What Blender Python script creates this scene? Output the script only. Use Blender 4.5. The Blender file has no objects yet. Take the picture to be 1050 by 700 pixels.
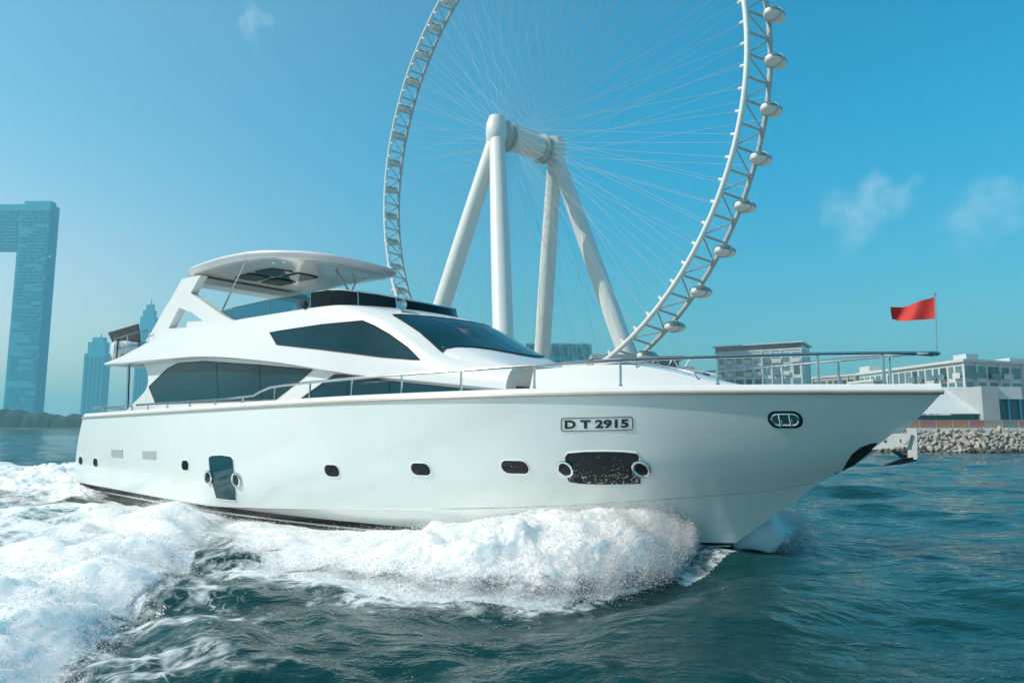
import bpy, bmesh, math, random
import numpy as np
from mathutils import Vector, Matrix
from mathutils.bvhtree import BVHTree
from mathutils.geometry import delaunay_2d_cdt, tessellate_polygon

random.seed(7)
RNG = np.random.default_rng(11)
R = math.radians
SC = bpy.context.scene
COL = SC.collection

# ------------------------------------------------------------------ camera, sky, sun, exposure
F_PX, HOR, CAM_H = 720.0, 437.0, 2.2            # focal length and horizon row in a 1050 px wide picture
PITCH = math.atan((HOR - 350.0) / F_PX)
cam = bpy.data.objects.new('camera', bpy.data.cameras.new('camera'))
COL.objects.link(cam)
cam.location = (0, 0, CAM_H)
cam.rotation_euler = (R(90) + PITCH, 0, 0)
cam.data.sensor_width = 36.0
cam.data.lens = 36.0 * F_PX / 1050.0
cam.data.clip_start = 0.1
cam.data.clip_end = 30000
SC.camera = cam

SUN_EL, SUN_AZ = 42.0, 258.0                     # azimuth clockwise from +Y
SUN_DIR = Vector((math.sin(R(SUN_AZ)) * math.cos(R(SUN_EL)), math.cos(R(SUN_AZ)) * math.cos(R(SUN_EL)), math.sin(R(SUN_EL))))
world = bpy.data.worlds.new('World')
SC.world = world
world.use_nodes = True
wn, wl = world.node_tree.nodes, world.node_tree.links
wn.clear()


def wnode(kind, **kw):
    n = wn.new(kind)
    for k, v in kw.items():
        setattr(n, k, v)
    return n


sky = wnode('ShaderNodeTexSky')
sky.sky_type = 'NISHITA'
sky.sun_disc = False
sky.sun_elevation = R(SUN_EL)
sky.sun_rotation = R(SUN_AZ)
sky.air_density = 1.0
sky.dust_density = 1.2
sky.ozone_density = 2.0
tint = wnode('ShaderNodeMixRGB', blend_type='MULTIPLY')
tint.inputs[0].default_value = 1.0
wl.new(sky.outputs[0], tint.inputs[1])
# three faint wisps of cloud, laid out by direction in the sky
tc = wnode('ShaderNodeTexCoord')
sx = wnode('ShaderNodeSeparateXYZ')                             # hazier and paler low down, clear deep cyan blue higher up
wl.new(tc.outputs['Generated'], sx.inputs[0])
el = wnode('ShaderNodeMapRange')
el.interpolation_type = 'SMOOTHSTEP'
el.inputs['From Min'].default_value = 0.0
el.inputs['From Max'].default_value = 0.42
wl.new(sx.outputs['Z'], el.inputs['Value'])
tcol = wnode('ShaderNodeMixRGB')
wl.new(el.outputs[0], tcol.inputs[0])
dt = wnode('ShaderNodeVectorMath', operation='DOT_PRODUCT')     # whiter, less blue sky round the sun
wl.new(tc.outputs['Generated'], dt.inputs[0])
dt.inputs[1].default_value = SUN_DIR
dl = wnode('ShaderNodeMapRange')
dl.interpolation_type = 'SMOOTHSTEP'
dl.inputs['From Min'].default_value = -0.1
dl.inputs['From Max'].default_value = 0.55
wl.new(dt.outputs['Value'], dl.inputs['Value'])
tlo = wnode('ShaderNodeMixRGB')
wl.new(dl.outputs[0], tlo.inputs[0])
tlo.inputs[1].default_value = (0.42, 0.92, 0.86, 1)
tlo.inputs[2].default_value = (2.2, 1.48, 1.16, 1)
wl.new(tlo.outputs[0], tcol.inputs[1])
thi = wnode('ShaderNodeMixRGB')
wl.new(dl.outputs[0], thi.inputs[0])
thi.inputs[1].default_value = (0.0, 1.26, 1.42, 1)
thi.inputs[2].default_value = (0.66, 1.36, 1.30, 1)
wl.new(thi.outputs[0], tcol.inputs[2])
dm = wnode('ShaderNodeMapRange')
dm.interpolation_type = 'SMOOTHSTEP'
dm.inputs['From Min'].default_value = 0.56
dm.inputs['From Max'].default_value = 0.98
wl.new(dt.outputs['Value'], dm.inputs['Value'])
tsun = wnode('ShaderNodeMixRGB')
wl.new(dm.outputs[0], tsun.inputs[0])
wl.new(tcol.outputs[0], tsun.inputs[1])
tsun.inputs[2].default_value = (0.36, 0.36, 0.30, 1)
wl.new(tsun.outputs[0], tint.inputs[2])
cn = wnode('ShaderNodeTexNoise')
cn.inputs['Scale'].default_value = 14
cn.inputs['Detail'].default_value = 7
cn.inputs['Distortion'].default_value = 0.4
wl.new(tc.outputs['Generated'], cn.inputs['Vector'])


def sky_dir(u, v):
    x, y = (u - 525) / F_PX, -(v - 350) / F_PX
    c, s = math.cos(PITCH), math.sin(PITCH)
    return Vector((x, c - y * s, s + y * c)).normalized()


cw = wnode('ShaderNodeTexNoise')                                # ragged edges: bend the directions a little
cw.inputs['Scale'].default_value = 26
cw.inputs['Detail'].default_value = 5
wl.new(tc.outputs['Generated'], cw.inputs['Vector'])
cs = wnode('ShaderNodeVectorMath', operation='MULTIPLY_ADD')
cs.inputs[1].default_value = (0.10, 0.10, 0.10)
wl.new(cw.outputs['Color'], cs.inputs[0])
ca = wnode('ShaderNodeVectorMath', operation='ADD')
ca.inputs[1].default_value = (-0.05, -0.05, -0.05)
wl.new(tc.outputs['Generated'], ca.inputs[0])
wl.new(ca.outputs[0], cs.inputs[2])
cloud = None
for (u, v, rad, amt) in ((876, 222, 0.050, 0.42), (892, 206, 0.045, 0.40), (925, 204, 0.035, 0.28), (1003, 222, 0.048, 0.40), (1018, 206, 0.045, 0.40), (1048, 214, 0.04, 0.28), (266, 24, 0.026, 0.34), (258, 36, 0.022, 0.20)):
    d = wnode('ShaderNodeVectorMath', operation='DISTANCE')
    wl.new(cs.outputs[0], d.inputs[0])
    d.inputs[1].default_value = sky_dir(u, v)
    m = wnode('ShaderNodeMapRange')
    m.interpolation_type = 'SMOOTHSTEP'
    m.inputs['From Min'].default_value = 0.0
    m.inputs['From Max'].default_value = rad
    m.inputs['To Min'].default_value = amt
    m.inputs['To Max'].default_value = 0.0
    wl.new(d.outputs['Value'], m.inputs['Value'])
    if cloud is None:
        cloud = m.outputs[0]
    else:
        a = wnode('ShaderNodeMath', operation='MAXIMUM')
        wl.new(cloud, a.inputs[0])
        wl.new(m.outputs[0], a.inputs[1])
        cloud = a.outputs[0]
nm = wnode('ShaderNodeMapRange')
nm.inputs['From Min'].default_value = 0.25
nm.inputs['From Max'].default_value = 0.62
wl.new(cn.outputs[0], nm.inputs['Value'])
cm = wnode('ShaderNodeMath', operation='MULTIPLY')
wl.new(cloud, cm.inputs[0])
wl.new(nm.outputs[0], cm.inputs[1])
cmix = wnode('ShaderNodeMixRGB')
wl.new(cm.outputs[0], cmix.inputs[0])
wl.new(tint.outputs[0], cmix.inputs[1])
cmix.inputs[2].default_value = (5.6, 7.0, 8.2, 1)
bg = wnode('ShaderNodeBackground')
bg.inputs['Strength'].default_value = 0.124
wl.new(cmix.outputs[0], bg.inputs['Color'])
wo = wnode('ShaderNodeOutputWorld')
wl.new(bg.outputs[0], wo.inputs['Surface'])

sl = bpy.data.lights.new('sun', 'SUN')
sl.energy = 4.1
sl.angle = R(0.5)
sl.color = (1.0, 0.95, 0.86)
sun = bpy.data.objects.new('sun', sl)
COL.objects.link(sun)
sun.location = SUN_DIR * 100
sun.rotation_euler = SUN_DIR.to_track_quat('Z', 'Y').to_euler()

SC.view_settings.view_transform = 'Standard'
SC.view_settings.look = 'None'
SC.view_settings.gamma = 1.0
SC.view_settings.exposure = 0.1
SC.view_settings.use_curve_mapping = False
SC.cycles.max_bounces = 8
SC.cycles.diffuse_bounces = 3
SC.cycles.glossy_bounces = 4
SC.cycles.transparent_max_bounces = 12
SC.cycles.volume_bounces = 1
SC.cycles.use_denoising = True

# ------------------------------------------------------------------ materials
MATS = {}


def mat(name, color, rough=0.5, metal=0.0, noise=None, bump=None, coat=0.0, spec=0.5, ior=None):
    """Principled material; noise = (scale, second colour, amount); bump = (scale, strength, distance)."""
    m = bpy.data.materials.new(name)
    m.use_nodes = True
    nt = m.node_tree
    b = nt.nodes['Principled BSDF']
    b.inputs['Base Color'].default_value = (*color, 1)
    b.inputs['Roughness'].default_value = rough
    b.inputs['Metallic'].default_value = metal
    b.inputs['Coat Weight'].default_value = coat
    b.inputs['Coat Roughness'].default_value = 0.06
    b.inputs['Specular IOR Level'].default_value = spec
    if ior:
        b.inputs['IOR'].default_value = ior
    t = nt.nodes.new('ShaderNodeTexCoord')
    if noise:
        n = nt.nodes.new('ShaderNodeTexNoise')
        n.inputs['Scale'].default_value = noise[0]
        n.inputs['Detail'].default_value = 6
        nt.links.new(t.outputs['Object'], n.inputs['Vector'])
        rmp = nt.nodes.new('ShaderNodeMapRange')
        rmp.inputs['From Min'].default_value = 0.35
        rmp.inputs['From Max'].default_value = 0.7
        rmp.inputs['To Max'].default_value = noise[2]
        nt.links.new(n.outputs[0], rmp.inputs['Value'])
        mx = nt.nodes.new('ShaderNodeMixRGB')
        mx.inputs[1].default_value = (*color, 1)
        mx.inputs[2].default_value = (*noise[1], 1)
        nt.links.new(rmp.outputs[0], mx.inputs[0])
        nt.links.new(mx.outputs[0], b.inputs['Base Color'])
    if bump:
        n2 = nt.nodes.new('ShaderNodeTexNoise')
        n2.inputs['Scale'].default_value = bump[0]
        n2.inputs['Detail'].default_value = 5
        nt.links.new(t.outputs['Object'], n2.inputs['Vector'])
        bp = nt.nodes.new('ShaderNodeBump')
        bp.inputs['Strength'].default_value = bump[1]
        bp.inputs['Distance'].default_value = bump[2]
        nt.links.new(n2.outputs[0], bp.inputs['Height'])
        nt.links.new(bp.outputs[0], b.inputs['Normal'])
    MATS[name] = m
    return m


GEL = mat('gelcoat', (0.765, 0.83, 0.815), 0.25, coat=0.9, noise=(0.9, (0.71, 0.785, 0.765), 0.6), bump=(0.7, 0.06, 0.05))
GEL2 = mat('gelcoat_superstructure', (0.81, 0.82, 0.815), 0.25, coat=0.4, noise=(1.3, (0.76, 0.775, 0.765), 0.4))
ANTI = mat('antifouling_black', (0.006, 0.007, 0.008), 0.3, noise=(3, (0.02, 0.02, 0.02), 0.6))
ANTIRED = mat('antifouling_red', (0.10, 0.018, 0.014), 0.5, noise=(4, (0.03, 0.01, 0.01), 0.6))
BEIGE = mat('rub_rail_beige', (0.48, 0.43, 0.37), 0.4, noise=(5, (0.36, 0.33, 0.29), 0.5))
STEEL = mat('stainless_steel', (0.62, 0.64, 0.65), 0.16, 1.0, noise=(9, (0.45, 0.47, 0.48), 0.6))
GALV = mat('galvanised_metal', (0.60, 0.62, 0.61), 0.45, 0.0, noise=(8, (0.45, 0.47, 0.46), 0.7))
CHROME = mat('chrome', (0.75, 0.77, 0.78), 0.08, 1.0)
GLASS = mat('window_glass', (0.001, 0.036, 0.054), 0.03, spec=0.5, coat=0.0, noise=(0.6, (0.002, 0.064, 0.092), 0.8), bump=(0.5, 0.03, 0.05))
GLASSD = mat('dark_glass', (0.003, 0.007, 0.009), 0.05, spec=0.3)
BLACK = mat('black_rubber', (0.012, 0.013, 0.014), 0.5, noise=(8, (0.03, 0.03, 0.03), 0.7))
SALT = mat('salt_specked_glass', (0.006, 0.016, 0.018), 0.15, spec=0.25)
CREAM = mat('cream_trim', (0.62, 0.58, 0.50), 0.5, noise=(3, (0.55, 0.51, 0.43), 0.6))
UNDER = mat('hardtop_lining', (0.66, 0.65, 0.60), 0.18, coat=0.7, noise=(2, (0.56, 0.55, 0.50), 0.7))
DGREY = mat('dark_grey_frame', (0.10, 0.11, 0.12), 0.4)
GREYV = mat('vent_grey', (0.50, 0.51, 0.51), 0.4)
RED = mat('flag_red', (0.62, 0.035, 0.03), 0.7, noise=(6, (0.50, 0.03, 0.03), 0.6))
TEAK = mat('teak_deck', (0.33, 0.21, 0.12), 0.6, noise=(6, (0.25, 0.15, 0.08), 0.8))
CUSH = mat('white_cushion', (0.72, 0.72, 0.70), 0.8, bump=(12, 0.2, 0.02))
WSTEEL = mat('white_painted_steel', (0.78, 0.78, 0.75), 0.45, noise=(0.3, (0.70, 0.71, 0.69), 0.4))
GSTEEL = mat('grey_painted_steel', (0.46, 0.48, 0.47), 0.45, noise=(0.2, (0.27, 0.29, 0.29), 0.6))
CABLE = mat('pale_cable', (0.46, 0.48, 0.48), 0.5)
PODG = mat('capsule_glass', (0.10, 0.17, 0.17), 0.08, spec=0.8, noise=(0.3, (0.22, 0.27, 0.26), 0.8))
CONC = mat('concrete', (0.40, 0.45, 0.46), 0.85, noise=(0.6, (0.32, 0.36, 0.37), 0.7), bump=(6, 0.3, 0.03))
WHITEW = mat('white_render', (0.60, 0.64, 0.65), 0.7, noise=(0.3, (0.52, 0.56, 0.57), 0.7))
BGLASS = mat('building_glass', (0.03, 0.075, 0.09), 0.08, spec=0.8, noise=(0.12, (0.08, 0.14, 0.16), 0.8))
BGLASS2 = mat('pale_building_glass', (0.08, 0.19, 0.23), 0.12, spec=0.8, noise=(0.2, (0.20, 0.29, 0.31), 0.8))
BEIGEW = mat('sand_render', (0.40, 0.40, 0.38), 0.8, noise=(0.4, (0.38, 0.34, 0.29), 0.7))
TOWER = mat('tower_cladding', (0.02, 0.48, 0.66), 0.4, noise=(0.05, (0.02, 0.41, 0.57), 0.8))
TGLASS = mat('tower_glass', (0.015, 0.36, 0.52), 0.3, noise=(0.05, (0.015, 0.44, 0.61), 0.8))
TREES = mat('far_foliage', (0.022, 0.085, 0.095), 0.9, noise=(0.1, (0.016, 0.06, 0.07), 0.8))
SAND = mat('shore_sand', (0.34, 0.30, 0.24), 0.9, noise=(0.1, (0.26, 0.24, 0.20), 0.7), bump=(1.0, 0.4, 0.2))
ROCK = [mat('pale_rock', (0.42, 0.40, 0.36), 0.9, noise=(1.4, (0.26, 0.25, 0.22), 0.9), bump=(5, 0.7, 0.06)),
        mat('warm_rock', (0.46, 0.42, 0.34), 0.9, noise=(1.7, (0.30, 0.27, 0.22), 0.9), bump=(5, 0.7, 0.06)),
        mat('wet_rock', (0.12, 0.12, 0.105), 0.5, noise=(2, (0.06, 0.06, 0.05), 0.9), bump=(5, 0.7, 0.06))]
HOARD = [mat('hoarding_orange', (0.58, 0.24, 0.10), 0.7, noise=(1.5, (0.50, 0.34, 0.24), 0.8)),
         mat('hoarding_pink', (0.56, 0.20, 0.19), 0.7, noise=(1.5, (0.48, 0.26, 0.25), 0.8)),
         mat('hoarding_grey', (0.26, 0.28, 0.27), 0.7, noise=(1.5, (0.34, 0.34, 0.32), 0.8)),
         mat('hoarding_sand', (0.50, 0.40, 0.32), 0.7, noise=(1.5, (0.42, 0.34, 0.29), 0.8))]


def salt_spots():
    nt = SALT.node_tree
    b = nt.nodes['Principled BSDF']
    t = nt.nodes.new('ShaderNodeTexCoord')
    n = nt.nodes.new('ShaderNodeTexNoise')
    n.inputs['Scale'].default_value = 22
    n.inputs['Detail'].default_value = 3
    nt.links.new(t.outputs['Object'], n.inputs['Vector'])
    n2 = nt.nodes.new('ShaderNodeTexNoise')
    n2.inputs['Scale'].default_value = 2.0
    nt.links.new(t.outputs['Object'], n2.inputs['Vector'])
    sep = nt.nodes.new('ShaderNodeSeparateXYZ')
    nt.links.new(t.outputs['Object'], sep.inputs[0])
    hz = nt.nodes.new('ShaderNodeMapRange')          # more dried spray low on the pane
    hz.inputs['From Min'].default_value = 1.2
    hz.inputs['From Max'].default_value = 1.75
    hz.inputs['To Min'].default_value = 0.14
    hz.inputs['To Max'].default_value = 0.0
    nt.links.new(sep.outputs['Z'], hz.inputs['Value'])
    ad = nt.nodes.new('ShaderNodeMath')
    nt.links.new(n.outputs[0], ad.inputs[0])
    nt.links.new(hz.outputs[0], ad.inputs[1])
    r = nt.nodes.new('ShaderNodeMapRange')
    r.inputs['From Min'].default_value = 0.70
    r.inputs['From Max'].default_value = 0.76
    nt.links.new(ad.outputs[0], r.inputs['Value'])
    mx = nt.nodes.new('ShaderNodeMixRGB')
    mx.inputs[1].default_value = (0.006, 0.016, 0.018, 1)
    mx.inputs[2].default_value = (0.45, 0.43, 0.40, 1)
    nt.links.new(r.outputs[0], mx.inputs[0])
    nt.links.new(mx.outputs[0], b.inputs['Base Color'])


salt_spots()


def tinted_glass():
    m = bpy.data.materials.new('tinted_screen')
    m.use_nodes = True
    nt = m.node_tree
    nt.nodes.clear()
    o = nt.nodes.new('ShaderNodeOutputMaterial')
    tr = nt.nodes.new('ShaderNodeBsdfTransparent')
    tr.inputs[0].default_value = (0.10, 0.34, 0.42, 1)
    gl = nt.nodes.new('ShaderNodeBsdfGlossy')
    gl.inputs['Roughness'].default_value = 0.04
    fr = nt.nodes.new('ShaderNodeFresnel')
    fr.inputs[0].default_value = 1.5
    mx = nt.nodes.new('ShaderNodeMixShader')
    nt.links.new(fr.outputs[0], mx.inputs[0])
    nt.links.new(tr.outputs[0], mx.inputs[1])
    nt.links.new(gl.outputs[0], mx.inputs[2])
    nt.links.new(mx.outputs[0], o.inputs[0])
    return m


SCREEN = tinted_glass()


# ------------------------------------------------------------------ mesh helpers
class MB:
    """Collects shapes and links them as one mesh object."""

    def __init__(self):
        self.v, self.f, self.m = [], [], []

    def add(self, vs, fs, mi=0):
        o = len(self.v)
        self.v += [tuple(p) for p in vs]
        self.f += [tuple(i + o for i in f) for f in fs]
        self.m += [mi] * len(fs)

    def box(self, lo, hi, mi=0):
        x0, y0, z0 = lo
        x1, y1, z1 = hi
        self.add([(x0, y0, z0), (x1, y0, z0), (x1, y1, z0), (x0, y1, z0), (x0, y0, z1), (x1, y0, z1), (x1, y1, z1), (x0, y1, z1)],
                 [(0, 3, 2, 1), (4, 5, 6, 7), (0, 1, 5, 4), (1, 2, 6, 5), (2, 3, 7, 6), (3, 0, 4, 7)], mi)

    def obox(self, c, ax, ay, az, mi=0):
        """oriented box: centre and three half-axis vectors"""
        c, ax, ay, az = Vector(c), Vector(ax), Vector(ay), Vector(az)
        vs = [c + sx * ax + sy * ay + sz * az for sz in (-1, 1) for sx, sy in ((-1, -1), (1, -1), (1, 1), (-1, 1))]
        self.add(vs, [(0, 3, 2, 1), (4, 5, 6, 7), (0, 1, 5, 4), (1, 2, 6, 5), (2, 3, 7, 6), (3, 0, 4, 7)], mi)

    def tube(self, pts, rad, n=8, mi=0, closed=False, cap=True):
        pts = [Vector(p) for p in pts]
        k = len(pts)
        rads = rad if isinstance(rad, (list, tuple)) else [rad] * k
        base = len(self.v)
        prev = None
        for i, p in enumerate(pts):
            if closed:
                t = (pts[(i + 1) % k] - pts[i - 1]).normalized()
            else:
                t = (pts[min(i + 1, k - 1)] - pts[max(i - 1, 0)]).normalized()
            if prev is None:
                a = Vector((0, 0, 1)) if abs(t.z) < 0.9 else Vector((1, 0, 0))
                u = t.cross(a).normalized()
            else:
                u = (prev - t * prev.dot(t)).normalized()
            prev = u
            w = t.cross(u)
            for j in range(n):
                an = 2 * math.pi * j / n
                self.v.append(tuple(p + rads[i] * (math.cos(an) * u + math.sin(an) * w)))
        segs = k if closed else k - 1
        for i in range(segs):
            a, b = base + i * n, base + ((i + 1) % k) * n
            for j in range(n):
                self.f.append((a + j, a + (j + 1) % n, b + (j + 1) % n, b + j))
                self.m.append(mi)
        if cap and not closed:
            self.f.append(tuple(base + j for j in reversed(range(n))))
            self.f.append(tuple(base + (k - 1) * n + j for j in range(n)))
            self.m += [mi, mi]

    def grid(self, rows, mi=0, flip=False):
        h, w = len(rows), len(rows[0])
        fs = []
        for i in range(h - 1):
            for j in range(w - 1):
                q = (i * w + j, i * w + j + 1, (i + 1) * w + j + 1, (i + 1) * w + j)
                fs.append(q[::-1] if flip else q)
        self.add([p for r in rows for p in r], fs, mi)

    def plate(self, outer, holes, origin, eu, ev, thick, mi=0):
        """flat polygon with holes in the (eu, ev) plane, extruded both ways along their normal"""
        eu, ev, origin = Vector(eu), Vector(ev), Vector(origin)
        nn = eu.cross(ev).normalized()
        loops = [outer] + list(holes)
        tri = tessellate_polygon([[Vector((p[0], p[1], 0)) for p in l] for l in loops])
        flat = [p for l in loops for p in l]
        n = len(flat)
        vs = [origin + p[0] * eu + p[1] * ev + nn * thick / 2 for p in flat] + [origin + p[0] * eu + p[1] * ev - nn * thick / 2 for p in flat]
        fs = [tuple(t) for t in tri] + [tuple(i + n for i in reversed(t)) for t in tri]
        o = 0
        for l in loops:
            for i in range(len(l)):
                a, b = o + i, o + (i + 1) % len(l)
                fs.append((a, b, b + n, a + n))
            o += len(l)
        self.add(vs, fs, mi)

    def lathe(self, prof, origin, axis, n=16, mi=0):
        axis = Vector(axis).normalized()
        a = Vector((0, 0, 1)) if abs(axis.z) < 0.9 else Vector((1, 0, 0))
        u = axis.cross(a).normalized()
        w = axis.cross(u)
        origin = Vector(origin)
        rows = []
        for (d, r) in prof:
            rows.append([origin + axis * d + r * (math.cos(2 * math.pi * j / n) * u + math.sin(2 * math.pi * j / n) * w) for j in range(n + 1)])
        self.grid(rows, mi)

    def build(self, name, mats, parent=None, smooth=True, angle=35, weld=True):
        me = bpy.data.meshes.new(name)
        me.from_pydata([tuple(p) for p in self.v], [], self.f)
        for m in (mats if isinstance(mats, (list, tuple)) else [mats]):
            me.materials.append(m)
        me.polygons.foreach_set('material_index', self.m)
        if weld:
            bm = bmesh.new()
            bm.from_mesh(me)
            bmesh.ops.remove_doubles(bm, verts=bm.verts, dist=0.0004)
            bmesh.ops.recalc_face_normals(bm, faces=bm.faces)
            bm.to_mesh(me)
            bm.free()
        if smooth:
            me.polygons.foreach_set('use_smooth', [True] * len(me.polygons))
            me.set_sharp_from_angle(angle=R(angle))
        me.update()
        ob = bpy.data.objects.new(name, me)
        COL.objects.link(ob)
        if parent:
            ob.parent = parent
        return ob


def tag(o, label=None, cat=None, group=None, kind=None):
    for k, v in (('label', label), ('category', cat), ('group', group), ('kind', kind)):
        if v:
            o[k] = v
    return o


def empty(name, loc=(0, 0, 0), rz=0.0):
    o = bpy.data.objects.new(name, None)
    o.empty_display_size = 0.5
    o.location = loc
    o.rotation_euler = (0, 0, rz)
    COL.objects.link(o)
    return o


def interp(x, pts):
    return float(np.interp(x, [p[0] for p in pts], [p[1] for p in pts]))


def smooth_interp(x, pts):
    """monotone-ish cubic (Catmull-Rom) through the points"""
    xs = [p[0] for p in pts]
    if x <= xs[0]:
        return pts[0][1]
    if x >= xs[-1]:
        return pts[-1][1]
    i = max(k for k in range(len(xs)) if xs[k] <= x)
    i = min(i, len(xs) - 2)
    p0, p1, p2, p3 = pts[max(i - 1, 0)], pts[i], pts[i + 1], pts[min(i + 2, len(pts) - 1)]
    h = p2[0] - p1[0]
    t = (x - p1[0]) / h
    m1 = (p2[1] - p0[1]) / max(p2[0] - p0[0], 1e-6) * h
    m2 = (p3[1] - p1[1]) / max(p3[0] - p1[0], 1e-6) * h
    return (2 * t ** 3 - 3 * t ** 2 + 1) * p1[1] + (t ** 3 - 2 * t ** 2 + t) * m1 + (-2 * t ** 3 + 3 * t ** 2) * p2[1] + (t ** 3 - t ** 2) * m2


# numpy value noise / fractal sums (used for water and foam relief)
_PERM = RNG.random((64, 64, 64)).astype(np.float32)


def vnoise(p):
    i = np.floor(p).astype(int)
    f = p - i
    f = f * f * f * (f * (f * 6 - 15) + 10)
    i0, i1 = i & 63, (i + 1) & 63
    x0, y0, z0 = i0.T
    x1, y1, z1 = i1.T
    fx, fy, fz = f.T
    g = _PERM
    a = g[x0, y0, z0] * (1 - fx) + g[x1, y0, z0] * fx
    b = g[x0, y1, z0] * (1 - fx) + g[x1, y1, z0] * fx
    c = g[x0, y0, z1] * (1 - fx) + g[x1, y0, z1] * fx
    d = g[x0, y1, z1] * (1 - fx) + g[x1, y1, z1] * fx
    e = a * (1 - fy) + b * fy
    h = c * (1 - fy) + d * fy
    return e * (1 - fz) + h * fz


def fbm(p, octs=4, billow=False):
    s, a, t = 0.0, 1.0, 0.0
    for k in range(octs):
        n = vnoise(p * 2.03 ** k + 17.3 * k)
        if billow:
            n = np.sqrt((2 * n - 1) ** 2 + 0.004)
        s = s + a * n
        t += a
        a *= 0.5
    return s / t


# ------------------------------------------------------------------ the yacht's own frame: X forward, Y to starboard (Blender local y = -Y), Z up
YAW = R(-38)
ORIGIN = Vector((-12.003, 24.906, 0.0))
YM = Matrix.Translation(ORIGIN) @ Matrix.Rotation(YAW, 4, 'Z')
YMI = YM.inverted()
CAM_L = YMI @ Vector((0, 0, CAM_H))


def S(x, y, z):
    return Vector((x, -y, z))


def ray_l(u, v):
    x, y = (u - 525) / F_PX, -(v - 350) / F_PX
    c, s = math.cos(PITCH), math.sin(PITCH)
    return (YMI.to_3x3() @ Vector((x, c - y * s, s + y * c))).normalized()


def at(u, v, Y):
    """point of the yacht (X, Y, Z) seen at a pixel, on the lengthwise surface Y (number or function of X)"""
    d = ray_l(u, v)
    X = 10.0
    for _ in range(80):
        y = Y(X) if callable(Y) else Y
        t = (-y - CAM_L.y) / d.y
        P = CAM_L + d * t
        X = 0.5 * X + 0.5 * P.x
    return Vector((P.x, -P.y, P.z))


yacht = empty('motor_yacht')
yacht.matrix_world = YM
tag(yacht, 'long white motor yacht with flybridge and hardtop ploughing through foam', 'yacht')

# ---- hull lines: each runs from the transom to its own point on the stem
LEN = 23.4


def Bs(X):
    return 2.95 * (1 - max(0.0, (X - 10.4) / 13.0) ** 2.3) if X < LEN else 0.0


SHEER_Z = [(0, 2.48), (7, 2.60), (11.4, 2.68), (14.3, 2.72), (19, 2.75), (23.4, 2.71)]


def stemX(z):
    return smooth_interp(z, [(-0.9, 17.2), (-0.5, 18.7), (0.0, 19.85), (0.28, 20.25), (0.82, 20.95), (1.53, 21.92), (2.27, 22.9), (2.71, 23.4)])


def hull_line(k, s):
    """k: 0 sheer, 1 upper flare, 2 lower flare, 3 knuckle, 4 chine (boot top), 5 stripe, 6 bottom, 7 keel; s in 0..1"""
    za = (2.48, 1.75, 1.05, 0.42, 0.36, 0.14, -0.35, -0.9)[k]
    zf = (2.71, 2.30, 1.85, 1.33, 0.20, 0.06, -0.3, -0.75)[k]
    xa = (0.0, -0.25, -0.45, -0.66, -0.68, -0.72, -0.8, -0.8)[k]
    xf = stemX(zf)
    x = xa + (xf - xa) * s
    if k == 0:
        z = smooth_interp(x, SHEER_Z)
    elif k == 3:
        z = smooth_interp(x, [(-0.7, 0.42), (2, 0.37), (7.7, 0.24), (9.1, 0.28), (12.5, 0.44), (15.1, 0.58), (17.5, 0.76), (19, 0.92), (20.7, 1.13), (21.65, 1.33)])
    elif k == 4:
        z = smooth_interp(x, [(-0.7, 0.36), (4, 0.28), (8.5, 0.18), (11.4, 0.12), (13.7, 0.09), (16, 0.09), (18.5, 0.12), (20.2, 0.20)])
    elif k == 5:
        z = smooth_interp(x, [(-0.7, 0.02), (4, -0.06), (8.5, -0.16), (11.4, -0.22), (13.7, -0.24), (16, -0.2), (18.5, -0.08), (20.0, 0.06)])
    else:
        z = za + (zf - za) * s ** 3
        if k in (1, 2):
            z0 = hull_line(0, s)[2]
            z3 = hull_line(3, s)[2]
            fr = (0.36, 0.70)[k - 1]
            z = z0 * (1 - fr) + z3 * fr
            xf = stemX(z if s > 0.98 else zf)
    bm = (2.95, 2.945, 2.90, 2.80, 2.64, 2.56, 1.9, 0.0)[k]
    s0 = (0.444, 0.42, 0.39, 0.34, 0.33, 0.32, 0.25, 0)[k]
    p = (2.3, 2.1, 1.95, 1.75, 1.5, 1.5, 1.4, 1)[k]
    b = bm * (1 - max(0.0, (s - s0) / (1 - s0)) ** p)
    b -= bm * 0.03 * max(0, 1 - s / 0.25) ** 2
    return x, b, z


ss = [i / 110.0 for i in range(111)]
ss = [1 - (1 - s) ** 1.25 for s in ss]


def hull_rows(lines, side):
    rows = []
    for k0, k1, n in lines:
        for i in range(n + 1):
            t = i / n
            row = []
            for s in ss:
                a, b = hull_line(k0, s), hull_line(k1, s)
                row.append((a[0] + (b[0] - a[0]) * t, -side * (a[1] + (b[1] - a[1]) * t), a[2] + (b[2] - a[2]) * t))
            rows.append(row)
    return rows


def spline_rows(side, n=20):
    """topsides: smooth curve through sheer, flare and knuckle"""
    rows = []
    ks = [(0, 0.0), (1, 0.36), (2, 0.70), (3, 1.0)]
    for i in range(n + 1):
        t = i / n
        row = []
        for s in ss:
            L = [hull_line(k, s) for k, _ in ks]
            c = [smooth_interp(t, [(ks[j][1], L[j][d]) for j in range(4)]) for d in range(3)]
            row.append((c[0], -side * c[1], c[2]))
        rows.append(row)
    return rows


hb = MB()
for side in (1, -1):
    hb.grid(spline_rows(side), 0, flip=side < 0)
    hb.grid(hull_rows([(3, 4, 4)], side), 0, flip=side < 0)
    r45 = hull_rows([(4, 5, 8)], side)
    hb.grid(r45[:4], 1, flip=side < 0)
    hb.grid(r45[3:5], 0, flip=side < 0)
    hb.grid(r45[4:], 1, flip=side < 0)
    hb.grid(hull_rows([(5, 6, 3), (6, 7, 3)], side), 2, flip=side < 0)
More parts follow.
